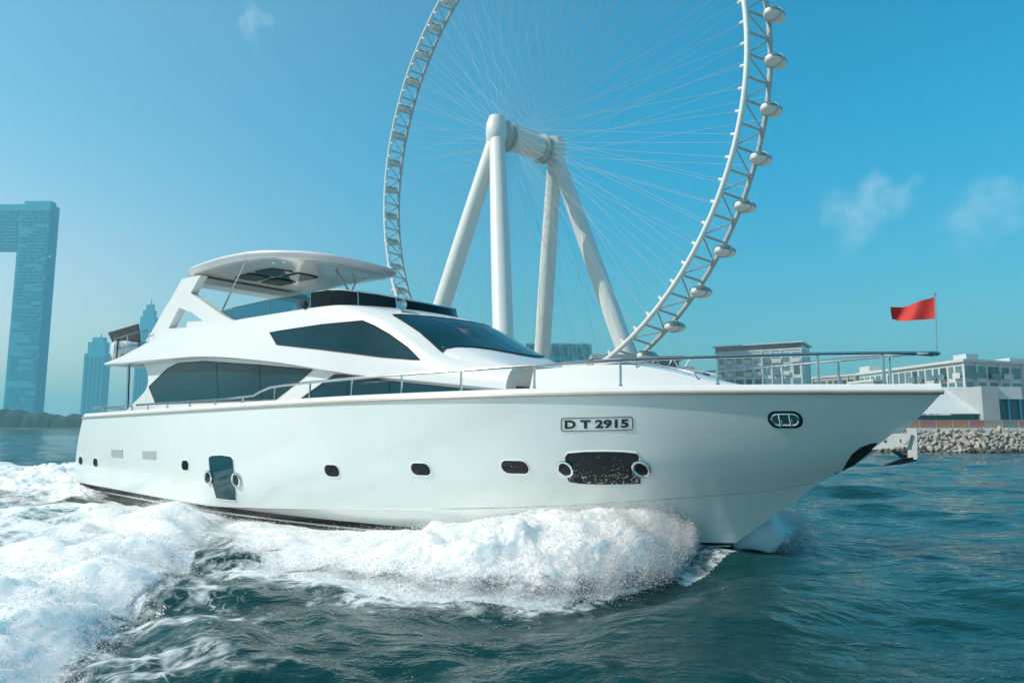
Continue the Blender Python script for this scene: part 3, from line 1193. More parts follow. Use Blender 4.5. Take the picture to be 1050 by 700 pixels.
m = MB()
ar = (cx1 - cx0) / max(pc[0][1] - pc[3][1], 0.01)
rr = [(p[0] / ar, p[1]) for p in rrect(ar / 2, 0.5, ar, 1.0, 0.18)]
ring_tube(m, rr, plate_hit, 0.009, 0.003, 0, 5)
plate = m.build('number_plate', DGREY, hull)
fc = bpy.data.curves.new('letters', 'FONT')
fc.body = 'D T 2915'
fc.size = 1.0
fc.offset = 0.045
fc.resolution_u = 4
fc.space_character = 1.02
fo = bpy.data.objects.new('letters', fc)
COL.objects.link(fo)
dg = bpy.context.evaluated_depsgraph_get()
tm = fo.evaluated_get(dg).to_mesh()
tv = [v.co.copy() for v in tm.vertices]
tf = [tuple(p.vertices) for p in tm.polygons]
x0, x1 = min(v.x for v in tv), max(v.x for v in tv)
y0, y1 = min(v.y for v in tv), max(v.y for v in tv)
m = MB()
lv = []
for v in tv:
    h = plate_hit(0.05 + 0.90 * (v.x - x0) / (x1 - x0), 0.16 + 0.68 * (v.y - y0) / (y1 - y0))
    lv.append(h[0] + h[1] * 0.006)
m.add(lv, tf)
one = [v for v in tv if v.y > y1 - 0.02 * (y1 - y0)]            # give the figure 1 its flag
xs1 = sorted(v.x for v in tv)
k1 = x0 + (x1 - x0) * 0.745
fl1 = [(k1, 0.98), (k1, 0.80), (k1 - 0.11, 0.66), (k1 - 0.11, 0.80)]
m.add([plate_hit(0.05 + 0.90 * (a - x0) / (x1 - x0), 0.16 + 0.68 * c)[0] + plate_hit(0.8, 0.5)[1] * 0.0062 for a, c in fl1], [(0, 1, 2, 3)])
m.build('lettering', BLACK, plate, smooth=False)
bpy.data.objects.remove(fo)

# stem guard, anchor and its bracket
m = MB()
patch(m, px_poly([(866, 483.5), (868, 474), (874, 465), (883, 458), (893, 454.5), (902, 453.5)] + [(904, 452.5), (896, 460), (886, 468), (876, 476.5)]), xz_hit, 0.012, 0.08)
g1 = m.build('stem_guard', BLACK, hull)
g2 = mirror_of(g1)
m = MB()
m.tube([(stemX(z) + 0.01, 0, z) for z in (1.45, 1.7, 1.95, 2.1, 2.25)], [0.02, 0.03, 0.032, 0.028, 0.015], 8)
m.build('stem_strip', BLACK, hull)
m = MB()
for y in (-0.07, 0.07):
    m.plate([(22.40, 1.84), (22.90, 1.90), (22.96, 2.10), (22.62, 2.09)], [[(22.60 + 0.025 * math.cos(a), 1.97 + 0.025 * math.sin(a)) for a in np.linspace(0, 6.28, 9)[:-1]], [(22.82 + 0.03 * math.cos(a), 1.98 + 0.03 * math.sin(a)) for a in np.linspace(0, 6.28, 9)[:-1]]], (0, y, 0), (1, 0, 0), (0, 0, 1), 0.02)
m.tube([(22.86, -0.09, 1.98), (22.86, 0.09, 1.98)], 0.045, 10)
m.build('anchor_roller', GALV, yacht)
m = MB()
m.plate([(22.88, 1.70), (23.01, 1.71), (23.03, 2.17), (22.90, 2.18)], [], (0, 0, 0), (1, 0, 0), (0, 0, 1), 0.07)
for sg, tip in ((1, (22.59, 0.17, 1.85)), (-1, (22.55, -0.17, 1.60))):
    base = [(22.99, 0.02 * sg, 1.745), (22.99, 0.02 * sg, 1.685)]
    mid = [(22.80, 0.13 * sg, 1.745 + 0.03 * sg), (22.80, 0.10 * sg, 1.66 + 0.03 * sg)]
    vs = [base[0], base[1], (22.95, -0.02 * sg, 1.70), mid[0], mid[1], (22.80, 0.03 * sg, 1.70 + 0.02 * sg), tip]
    m.add(vs, [(0, 1, 4, 3), (1, 2, 5, 4), (2, 0, 3, 5), (3, 4, 6), (4, 5, 6), (5, 3, 6), (0, 2, 1)], 1)
m.build('anchor', [GALV, BLACK], yacht, angle=15)

# flag at the bow
m = MB()
m.tube([(23.35, 0, 3.27), (23.39, 0, 4.18)], 0.012, 8)
m.lathe([(0, 0.001), (0.01, 0.022), (0.03, 0.022), (0.04, 0.001)], (23.39, 0, 4.17), (0, 0, 1), 10)
pole = m.build('flagpole', STEEL, yacht)
m = MB()
rows = []
for j in range(9):
    row = []
    for i in range(29):
        a = i / 28
        wav = 0.045 * math.sin(a * 9 + j * 0.25) * (0.25 + a)
        dx, dz = -0.60 * a, 0.335 * (j / 8 - 1) * (1 - 0.45 * a) - 0.19 * a + 0.075 * a * a + 0.02 * math.sin(a * 7) * a
        row.append((23.385 + dx, wav - 0.02 * a, 4.155 + dz))
    rows.append(row)
m.grid(rows)
m.build('flag', RED, pole, angle=180)

# life raft canister lashed on the boat deck
raft = empty('life_raft')
raft.matrix_world = YM @ Matrix.Translation(Vector((0.72, -1.95, 4.30)))
tag(raft, 'white ribbed life raft canister strapped at the aft end of the yacht upper deck', 'life raft')
m = MB()
m.lathe([(-0.46, 0.001), (-0.46, 0.16), (-0.40, 0.27), (-0.1, 0.29), (-0.06, 0.31), (0.06, 0.31), (0.1, 0.29), (0.40, 0.27), (0.46, 0.16), (0.46, 0.001)], (0, 0, 0.38), (0.35, 1, 0), 20)
m.build('canister', CUSH, raft)
m = MB()
for d in (-0.3, 0.3):
    m.lathe([(d - 0.025, 0.288), (d - 0.02, 0.296), (d + 0.02, 0.296), (d + 0.025, 0.288)], (0, 0, 0.38), (0.35, 1, 0), 20)
m.build('strap', DGREY, raft)
m = MB()
for sx in (-0.28, 0.28):
    m.tube([(sx, -0.4, 0.0), (sx, -0.3, 0.22), (sx * 0.6, 0, 0.12), (sx, 0.3, 0.22), (sx, 0.4, 0.0)], 0.02, 6)
m.build('cradle', DGREY, raft)
# ------------------------------------------------------------------ the sea
XA = np.array([math.cos(YAW), math.sin(YAW)])
YA = np.array([math.sin(YAW), -math.cos(YAW)])                  # starboard
O2 = np.array([ORIGIN.x, ORIGIN.y])


def to_boat(p):
    q = p - O2
    return q @ XA, q @ YA


def to_world(X, Y):
    return O2 + np.outer(X, XA) + np.outer(Y, YA)


WAVES = []
_wr = np.random.default_rng(5)
for lo, hi, n, steep in ((2.2, 8.0, 22, 0.0030), (0.7, 2.2, 26, 0.0038), (0.28, 0.7, 26, 0.0034)):
    for i in range(n):
        lam = lo * (hi / lo) ** _wr.random()
        ang = R(-90) + _wr.normal() * R(38)
        WAVES.append((lam, math.cos(ang), math.sin(ang), steep * lam, _wr.random() * 6.283))
TOE = np.array([(2.0, -0.9), (5, 0.9), (7.5, 2.3), (10.5, 4.2), (12.5, 5.6), (14.3, 6.95), (15.7, 8.1), (17.3, 9.5), (18.6, 10.7), (22, 14.0), (26, 18.0)])


def toe_dist(X, Y):
    """signed distance from the foot of the breaking quarter wave (positive aft of it) and distance along it"""
    best = np.full(X.shape, 1e9)
    sgn = np.zeros(X.shape)
    along = np.zeros(X.shape)
    acc = 0.0
    for a, b in zip(TOE[:-1], TOE[1:]):
        d = b - a
        L = np.hypot(*d)
        t = np.clip(((X - a[0]) * d[0] + (Y - a[1]) * d[1]) / L ** 2, 0, 1)
        dx, dy = X - (a[0] + t * d[0]), Y - (a[1] + t * d[1])
        r = np.hypot(dx, dy)
        cr = d[0] * dy - d[1] * dx
        k = r < best
        best = np.where(k, r, best)
        sgn = np.where(k, np.sign(cr), sgn)
        along = np.where(k, acc + t * L, along)
        acc += L
    return best * sgn, along


def sstep(a, b, x):
    t = np.clip((x - a) / (b - a), 0, 1)
    return t * t * (3 - 2 * t)


def sea_fields(p, spacing):
    """height, foam amount and aeration of the water at world points p"""
    r = np.hypot(p[:, 0], p[:, 1])
    X, Y = to_boat(p)
    Ya = np.abs(Y)
    d, al = toe_dist(X, Y)
    near_wake = sstep(-6, 0.5, d) * sstep(45, 20, r)
    h = np.zeros(len(p))
    warp = 0.9 * (fbm(np.c_[p * 0.23, np.zeros(len(p))], 2) - 0.5)
    for lam, cx, cy, amp, ph in WAVES:
        k = 2 * math.pi / lam
        fade = np.clip((lam / np.maximum(spacing, 1e-3) - 2.5) / 3.0, 0, 1)
        s = np.sin(k * (p[:, 0] * cx + p[:, 1] * cy) + ph + warp * (6 if lam > 2 else 9))
        g = amp * (s + 0.25 * s * np.abs(s)) * fade
        if lam < 2.2:
            g = g * (1.0 + 1.5 * near_wake) * (0.55 + 0.9 * fbm(np.c_[p * 0.12 + 9, np.zeros(len(p))], 2))
        h += g
    # calmer and long-rippled ahead of the boat
    # breaking quarter wave: steep front, long back
    live = sstep(1.0, 5.0, al)
    crest = 0.24 * live * np.where(d < 0.9, sstep(-0.5, 0.9, d), np.exp(-(d - 0.9) / 1.6))
    h += crest
    hb0 = np.where(X < 20.2, np.maximum(2.7 * (1 - np.maximum(0, (X - 8) / 12.2) ** 1.8), 0), 0)
    h -= 0.26 * np.exp(-np.maximum(Ya - hb0, 0) / 0.7) * sstep(5.5, 8.0, X) * sstep(14.5, 12.0, X)
    # stern wash
    st = sstep(1.0, -3.0, X) * np.exp(-(Ya / 4.2) ** 2) * sstep(-45, -4, X)
    h += st * 0.30 * (fbm(np.c_[X * 0.7, Y * 0.7, np.zeros(len(p))], 3) * 2 - 0.6)
    # water thrown up along the hull
    hb_ = 2.7 * (1 - np.maximum(0, (X - 8) / 12.2) ** 1.8)
    hb_ = np.where(X < 20.2, np.maximum(hb_, 0), 0)
    dh = Ya - hb_
    h += 0.16 * np.exp(-np.maximum(dh, 0) / 1.6) * sstep(20.6, 18.5, X) * sstep(12.5, 16, X)
    foam = 1.0 * live * np.where(d < 0, sstep(-0.25, 0.0, d), 1 - 0.40 * sstep(1.4, 4.0, d) - 0.16 * sstep(5, 14, d))
    foam = foam * np.where(d > 0, 1, 1)
    foam = np.maximum(foam, st * 1.25)
    foam = np.maximum(foam, 0.78 * sstep(8.5, 3.0, X) * np.exp(-(np.maximum(dh, 0) / 3.4) ** 2) * sstep(-40, -6, X))
    foam = np.maximum(foam, 1.0 * np.exp(-(np.maximum(dh, 0) / 0.25) ** 2) * sstep(19.5, 17, X))
    oy = np.interp(X, [7, 8.4, 9.6, 10.8, 12.9, 14.9, 16.8, 18.4, 19.3, 19.75, 19.95], [2.6, 3.0, 3.7, 4.2, 5.1, 5.75, 5.95, 5.5, 4.6, 3.6, 1.5])
    bw = np.where((X > 7) & (X < 20.1), sstep(0.9, -0.5, Ya - oy + 2.2 * (fbm(np.c_[p * 0.8, np.zeros(len(p))], 4) - 0.5)) * sstep(19.95, 19.45, X) * sstep(7, 9, X), 0)
    foam = np.maximum(foam, 0.95 * bw)
    foam = np.maximum(foam, 0.5 * np.where((X > 7) & (X < 20.2) & (Y > 0), sstep(2.2, 0.2, Ya - oy), 0))
    chop = 0.46 * sstep(-4.5, 0, d) * (d < 0) * live
    foam = np.maximum(foam, chop)
    turb = np.maximum(sstep(-0.3, 0.8, d) * live * sstep(22, 4, d), st)
    return h, np.clip(foam, 0, 1.3), np.clip(turb, 0, 1)


def make_sea():
    nr = 1000
    rad = 1.6 * (9000 / 1.6) ** (np.arange(nr) / (nr - 1))
    th = np.concatenate([np.linspace(-180, -46, 90)[:-1], np.linspace(-46, 46, 760), np.linspace(46, 180, 90)[1:-1]])
    na = len(th)
    RR, TT = np.meshgrid(rad, np.radians(th), indexing='ij')
    p = np.c_[(RR * np.sin(TT)).ravel(), (RR * np.cos(TT)).ravel()]
    sp = RR.ravel() * 0.0088
    h, foam, turb = np.zeros(len(p)), np.zeros(len(p)), np.zeros(len(p))
    near = RR.ravel() < 400
    h[near], foam[near], turb[near] = sea_fields(p[near], sp[near])
    co = np.c_[p, h].astype(np.float32)
    idx = np.arange(nr * na).reshape(nr, na)
    nxt = np.roll(idx, -1, axis=1)
    q = np.stack([idx[:-1], idx[1:], nxt[1:], nxt[:-1]], -1).reshape(-1, 4)
    # the small disc under the camera
    co = np.vstack([co, [[0, 0, 0]]]).astype(np.float32)
    c = nr * na
    tri = np.stack([idx[0], nxt[0], np.full(na, c)], -1)
    me = bpy.data.meshes.new('sea')
    me.vertices.add(len(co))
    me.vertices.foreach_set('co', co.ravel())
    nl = q.size + tri.size
    me.loops.add(nl)
    me.loops.foreach_set('vertex_index', np.concatenate([q.ravel(), tri.ravel()]).astype(np.int32))
    me.polygons.add(len(q) + len(tri))
    me.polygons.foreach_set('loop_start', np.concatenate([np.arange(len(q)) * 4, q.size + np.arange(len(tri)) * 3]).astype(np.int32))
    me.polygons.foreach_set('use_smooth', np.ones(len(q) + len(tri), bool))
    for nm_, arr in (('foam', foam), ('turb', turb)):
        at_ = me.attributes.new(nm_, 'FLOAT', 'POINT')
        at_.data.foreach_set('value', np.append(arr, 0).astype(np.float32))
    me.update()
    me.validate()
    o = bpy.data.objects.new('sea', me)
    COL.objects.link(o)
    o['kind'] = 'structure'
    return o


def N(nt, kind, **kw):
    n = nt.nodes.new(kind)
    for k, v in kw.items():
        setattr(n, k, v)
    return n


def math_node(nt, op, a, b=None, c=None):
    n = N(nt, 'ShaderNodeMath', operation=op)
    for i, s in enumerate((a, b, c)):
        if s is None:
            continue
        if isinstance(s, (int, float)):
            n.inputs[i].default_value = s
        else:
            nt.links.new(s, n.inputs[i])
    return n.outputs[0]


def ramp(nt, v, a, b, lo=0.0, hi=1.0):
    n = N(nt, 'ShaderNodeMapRange')
    n.interpolation_type = 'SMOOTHSTEP'
    for k, x in (('From Min', a), ('From Max', b), ('To Min', lo), ('To Max', hi)):
        n.inputs[k].default_value = x
    nt.links.new(v, n.inputs['Value'])
    return n.outputs[0]


def noise_node(nt, vec, scale, detail=4, rough=0.55, dist=0.0):
    n = N(nt, 'ShaderNodeTexNoise')
    n.inputs['Scale'].default_value = scale
    n.inputs['Detail'].default_value = detail
    n.inputs['Roughness'].default_value = rough
    n.inputs['Distortion'].default_value = dist
    nt.links.new(vec, n.inputs['Vector'])
    return n.outputs[0]


def sea_material():
    m = bpy.data.materials.new('sea_water')
    m.use_nodes = True
    nt = m.node_tree
    b = nt.nodes['Principled BSDF']
    geo = N(nt, 'ShaderNodeNewGeometry')
    pos = geo.outputs['Position']
    fo = N(nt, 'ShaderNodeAttribute', attribute_name='foam').outputs['Fac']
    tu = N(nt, 'ShaderNodeAttribute', attribute_name='turb').outputs['Fac']
    # stretched ripples: long across the view, short towards it
    mp = N(nt, 'ShaderNodeMapping')
    mp.inputs['Scale'].default_value = (0.55, 1.0, 1.0)
    nt.links.new(pos, mp.inputs['Vector'])
    n1 = noise_node(nt, mp.outputs[0], 2.4, 5, 0.6, 0.6)
    n2 = noise_node(nt, mp.outputs[0], 0.35, 4, 0.55, 0.4)
    n3 = noise_node(nt, mp.outputs[0], 9.0, 3, 0.5, 0.3)
    n4 = noise_node(nt, mp.outputs[0], 5.0, 4, 0.6, 0.8)
    h = math_node(nt, 'ADD', math_node(nt, 'MULTIPLY', n1, 0.075), math_node(nt, 'MULTIPLY', n2, 0.30))
    h = math_node(nt, 'ADD', h, math_node(nt, 'ADD', math_node(nt, 'MULTIPLY', n3, 0.007), math_node(nt, 'MULTIPLY', n4, 0.022)))
    h = math_node(nt, 'ADD', h, math_node(nt, 'MULTIPLY', math_node(nt, 'MULTIPLY', n3, tu), 0.03))
    bp = N(nt, 'ShaderNodeBump')
    bp.inputs['Strength'].default_value = 1.0
    bp.inputs['Distance'].default_value = 1.0
    nt.links.new(h, bp.inputs['Height'])
    # lacy foam: cell walls widened where there is more foam
    warp = noise_node(nt, pos, 1.1, 3)
    wv = N(nt, 'ShaderNodeVectorMath', operation='ADD')
    cmb = N(nt, 'ShaderNodeCombineXYZ')
    nt.links.new(math_node(nt, 'MULTIPLY', warp, 1.6), cmb.inputs[0])
    nt.links.new(math_node(nt, 'MULTIPLY', noise_node(nt, pos, 1.7, 3), 1.2), cmb.inputs[1])
    nt.links.new(pos, wv.inputs[0])
    nt.links.new(cmb.outputs[0], wv.inputs[1])
    lace = []
    for sc in (1.3, 4.0):
        v = N(nt, 'ShaderNodeTexVoronoi', feature='DISTANCE_TO_EDGE')
        v.inputs['Scale'].default_value = sc
        nt.links.new(wv.outputs[0], v.inputs['Vector'])
        lace.append(ramp(nt, v.outputs['Distance'], 0.0, 0.22, 1.0, 0.0))
    lc = math_node(nt, 'MAXIMUM', lace[0], math_node(nt, 'MULTIPLY', lace[1], 0.8))
    fn = noise_node(nt, pos, 0.9, 7, 0.62, 0.5)
    fn2 = noise_node(nt, pos, 5.0, 5, 0.6)
    val = math_node(nt, 'MULTIPLY', fo, 1.35)
    val = math_node(nt, 'ADD', val, math_node(nt, 'MULTIPLY', math_node(nt, 'SUBTRACT', fn, 0.5), 1.25))
    val = math_node(nt, 'ADD', val, math_node(nt, 'MULTIPLY', math_node(nt, 'SUBTRACT', fn2, 0.5), 0.6))
    val = math_node(nt, 'ADD', val, math_node(nt, 'MULTIPLY', lc, 0.22))
    fm = ramp(nt, val, 0.60, 1.05)
    fm = math_node(nt, 'MULTIPLY', fm, ramp(nt, fo, 0.02, 0.14))
    deep = N(nt, 'ShaderNodeMixRGB')
    deep.inputs[1].default_value = (0.005, 0.046, 0.046, 1)
    deep.inputs[2].default_value = (0.10, 0.34, 0.38, 1)
    nt.links.new(math_node(nt, 'MULTIPLY', tu, ramp(nt, fn, 0.3, 0.75, 0.25, 0.95)), deep.inputs[0])
    cx = N(nt, 'ShaderNodeMixRGB')
    nt.links.new(fm, cx.inputs[0])
    nt.links.new(deep.outputs[0], cx.inputs[1])
    cx.inputs[2].default_value = (0.84, 0.88, 0.88, 1)
    nt.links.new(cx.outputs[0], b.inputs['Base Color'])
    nt.links.new(math_node(nt, 'ADD', math_node(nt, 'MULTIPLY', fm, 0.75), 0.045), b.inputs['Roughness'])
    b.inputs['IOR'].default_value = 1.333
    nt.links.new(bp.outputs[0], b.inputs['Normal'])
    return m


sea = make_sea()
sea.data.materials.append(sea_material())


def foam_material(name, alpha_attr=True):
    m = bpy.data.materials.new(name)
    m.use_nodes = True
    nt = m.node_tree
    b = nt.nodes['Principled BSDF']
    geo = N(nt, 'ShaderNodeNewGeometry')
    pos = geo.outputs['Position']
    n1 = noise_node(nt, pos, 7.0, 6, 0.65, 0.3)
    n2 = noise_node(nt, pos, 30.0, 4, 0.6)
    bp = N(nt, 'ShaderNodeBump')
    bp.inputs['Strength'].default_value = 0.22
    bp.inputs['Distance'].default_value = 0.10
    nt.links.new(math_node(nt, 'ADD', n1, math_node(nt, 'MULTIPLY', n2, 0.25)), bp.inputs['Height'])
    nt.links.new(bp.outputs[0], b.inputs['Normal'])
    b.inputs['Roughness'].default_value = 0.7
    b.inputs['Specular IOR Level'].default_value = 0.25
    b.inputs['Base Color'].default_value = (0.96, 0.97, 0.97, 1)
    b.inputs['Subsurface Weight'].default_value = 0.9
    b.inputs['Subsurface Radius'].default_value = (0.6, 1.0, 1.0)
    b.inputs['Subsurface Scale'].default_value = 0.35
    if alpha_attr:
        de = N(nt, 'ShaderNodeAttribute', attribute_name='dens').outputs['Fac']
        nz = math_node(nt, 'ADD', math_node(nt, 'MULTIPLY', noise_node(nt, pos, 2.6, 8, 0.72, 0.6), 1.3), math_node(nt, 'MULTIPLY', noise_node(nt, pos, 14.0, 5, 0.7, 0.5), 0.8))
        a = math_node(nt, 'ADD', de, math_node(nt, 'SUBTRACT', nz, 1.05))
        nt.links.new(ramp(nt, a, 0.30, 0.78), b.inputs['Alpha'])
    return m


FOAM = foam_material('sea_foam')
def drop_material():
    m = bpy.data.materials.new('spray_droplets')
    m.use_nodes = True
    nt = m.node_tree
    nt.nodes.clear()
    df, tl, mx, o = N(nt, 'ShaderNodeBsdfDiffuse'), N(nt, 'ShaderNodeBsdfTranslucent'), N(nt, 'ShaderNodeMixShader'), N(nt, 'ShaderNodeOutputMaterial')
    df.inputs[0].default_value = (0.97, 0.98, 0.98, 1)
    tl.inputs[0].default_value = (0.97, 0.98, 0.98, 1)
    nt.links.new(df.outputs[0], mx.inputs[1])
    nt.links.new(tl.outputs[0], mx.inputs[2])
    nt.links.new(mx.outputs[0], o.inputs[0])
    return m


DROP = drop_material()


def np_mesh(name, rows_xyz, dens, m, label=None):
    h, w, _ = rows_xyz.shape
    idx = np.arange(h * w).reshape(h, w)
    q = np.stack([idx[:-1, :-1], idx[1:, :-1], idx[1:, 1:], idx[:-1, 1:]], -1).reshape(-1, 4)
    me = bpy.data.meshes.new(name)
    me.vertices.add(h * w)
    me.vertices.foreach_set('co', rows_xyz.reshape(-1, 3).astype(np.float32).ravel())
    me.loops.add(q.size)
    me.loops.foreach_set('vertex_index', q.ravel().astype(np.int32))
    me.polygons.add(len(q))
    me.polygons.foreach_set('loop_start', (np.arange(len(q)) * 4).astype(np.int32))
    me.polygons.foreach_set('use_smooth', np.ones(len(q), bool))
    a = me.attributes.new('dens', 'FLOAT', 'POINT')
    a.data.foreach_set('value', dens.ravel().astype(np.float32))
    me.update()
    me.validate()
    me.materials.append(m)
    o = bpy.data.objects.new(name, me)
    COL.objects.link(o)
    o['kind'] = 'stuff'
    if label:
        o['label'] = label
    return o


def billow_disp(P, amp, seed, stretch=1.0):
    q = P * 1.0
    n = fbm(q * 1.5 + seed, 3) * 0.62 + fbm(q * 4.0 + seed, 4) * 0.22 + fbm(q * 11.0 + seed, 3) * 0.16
    return amp * 1.5 * (n - 0.47)


def hull_wl(X):
    """half breadth of the hull just above the water"""
    return np.interp(X, [-1, 6, 10, 13, 15, 17, 18.5, 19.5, 20.2], [2.55, 2.6, 2.48, 2.15, 1.75, 1.22, 0.72, 0.34, 0.05])


DROPS = []                                                      # (position, size) of thrown droplets, world space


def bow_wave(side, name, label):
    n_s, n_w = (520, 150) if side > 0 else (300, 90)
    s = np.linspace(0, 1, n_s)
    key = np.linspace(0, 1, 13)
    IX = np.interp(s, key, [19.5, 19.4, 19.25, 19.05, 18.75, 18.3, 17.4, 16.0, 14.2, 12.2, 10.2, 8.4, 6.8])
    OX = np.interp(s, key, [19.6, 19.82, 19.95, 19.92, 19.75, 19.3, 18.35, 16.8, 14.9, 12.9, 10.8, 9.0, 7.2])
    OY = np.interp(s, key, [0.35, 1.2, 2.2, 3.2, 4.0, 4.75, 5.6, 5.95, 5.75, 5.1, 4.2, 3.5, 3.0])
    if side < 0:                                                # the far side peels away wider ahead of the stem
        OX = OX + 1.1 * np.exp(-(s / 0.25) ** 2)
    OX = OX + 0.22 * (fbm(np.c_[s * 40, s * 0, s * 0 + side], 3) - 0.5)
    OY = OY + 0.7 * (fbm(np.c_[s * 30, s * 0 + 3, s * 0 + side], 4) - 0.5)
    IY = np.maximum(hull_wl(IX) - 0.10, -0.05)
    H = np.interp(IX, [6.8, 9, 12, 13.5, 15.2, 16.2, 17.0, 18.0, 18.6, 19.2, 19.7, 20.05], [0.0, 0.0, 0.0, 0.03, 0.18, 0.36, 0.46, 0.50, 0.45, 0.32, 0.17, 0.05])
    if side < 0:
        IX = IX + 0.55 * np.exp(-(s / 0.14) ** 2)
        H = (H * 0.9 + 0.60 * np.exp(-((IX - 19.9) / 0.6) ** 2)) * sstep(0.0, 0.11, s)
    w = np.linspace(0, 1, n_w)
    X = IX[:, None] * (1 - w) + OX[:, None] * w
    Y = IY[:, None] * (1 - w) + OY[:, None] * w
    prof = (1 - w ** 1.7) * 0.95 + 0.30 * np.sin(np.pi * np.clip(w * 1.15, 0, 1)) * (1 - w)
    front = np.exp(-((s - 0.30) / 0.25) ** 2)
    Z = H[:, None] * prof[None] + 0.20 * front[:, None] * np.sin(np.pi * w)[None] ** 0.8
    XY = to_world(X.ravel(), side * Y.ravel())
    P = np.c_[XY, Z.ravel()]
    base = sea_fields(XY, np.full(len(XY), 0.12))[0]
    Pq = np.c_[XY, Z.ravel() * 1.5]
    env = (np.sin(np.pi * np.clip(w, 0.02, 1)) ** 0.5)[None] * np.clip(H * 2.0 + 0.35, 0, 1.1)[:, None] * np.minimum(1, s * 8 + 0.25)[:, None]
    dz = billow_disp(Pq, 0.48, 3.1 + side) * env.ravel()
    dx = billow_disp(Pq, 0.35, 13.7) * env.ravel()
    dy = billow_disp(Pq, 0.35, 23.1) * env.ravel()
    P = np.c_[P[:, 0] + dx, P[:, 1] + dy, P[:, 2] + dz + base * (0.4 + 0.6 * np.tile(w, n_s)) + 0.015]
    edge = np.minimum(1, (1 - w) / 0.22)[None] * np.ones(n_s)[:, None]
    aft = sstep(1.0, 0.80, s)[:, None]
    dens = np.clip(edge * 1.05 * (0.25 + 0.75 * aft), 0, 1)
    dens[:, -2:] = -1
    o = np_mesh(name, P.reshape(n_s, n_w, 3), dens, FOAM, label)
    g = np.random.default_rng(40 + side)
    # droplets: off the crest next to the hull, and flung out along the leading edge
    k = 70000 if side > 0 else 24000
    i = (g.beta(1.5, 2.2, k) * (n_s - 1)).astype(int)
    j = np.where(g.random(k) < 0.62, (1 - np.abs(g.normal(0, 0.16, k))) * (n_w - 1), g.random(k) * (n_w - 1)).clip(0, n_w - 1).astype(int)
    p = P.reshape(n_s, n_w, 3)[i, j]
    out = np.c_[to_world(np.ones(k) * 0.25, side * np.ones(k)) - O2, np.zeros(k)]
    outn = out / np.linalg.norm(out, axis=1)[:, None]
    far = g.exponential(0.26, k) * np.where(j > 0.6 * n_w, 1, 0.2)
    p = p + outn * far[:, None] + g.normal(0, 0.05, (k, 3))
    p[:, 2] += np.abs(g.normal(0, 0.10, k)) * (0.3 + H[i] * 1.6)
    sz = g.lognormal(-5.75, 0.45, k)
    DROPS.append((p, sz))
    # a fuzz of fine droplets hugging the whole mass
    k = 100000 if side > 0 else 50000
    i = (g.random(k) ** 1.15 * (n_s - 1)).astype(int)
    j = (g.random(k) ** 0.85 * (n_w - 1)).astype(int)
    p = P.reshape(n_s, n_w, 3)[i, j]
    p[:, 2] += g.exponential(0.065, k) * (0.3 + 1.9 * H[i])
    p[:, :2] += g.normal(0, 0.04, (k, 2))
    DROPS.append((p, g.lognormal(-5.85, 0.4, k)))
    # vertical plumes at the leading shoulder
    k = 22000 if side > 0 else 2500
    i = (np.clip(g.normal(0.34, 0.16, k), 0.02, 0.7) * (n_s - 1)).astype(int)
    j = (g.random(k) ** 0.8 * 0.75 * (n_w - 1)).astype(int)
    p = P.reshape(n_s, n_w, 3)[i, j]
    clump = fbm(np.c_[i / n_s * 30, j / n_w * 6, np.zeros(k)], 3)
    p[:, 2] += g.exponential(0.13, k) * (clump > 0.48) * 1.2
    p[:, :2] += g.normal(0, 0.06, (k, 2))
    DROPS.append((p, g.lognormal(-5.75, 0.4, k)))
    return o


bow_wave(1, 'bow_wave', 'thick white foam of the bow wave bursting along the yacht hull')
bow_wave(-1, 'bow_splash', 'blue shaded splash of foam thrown out beyond the yacht stem')


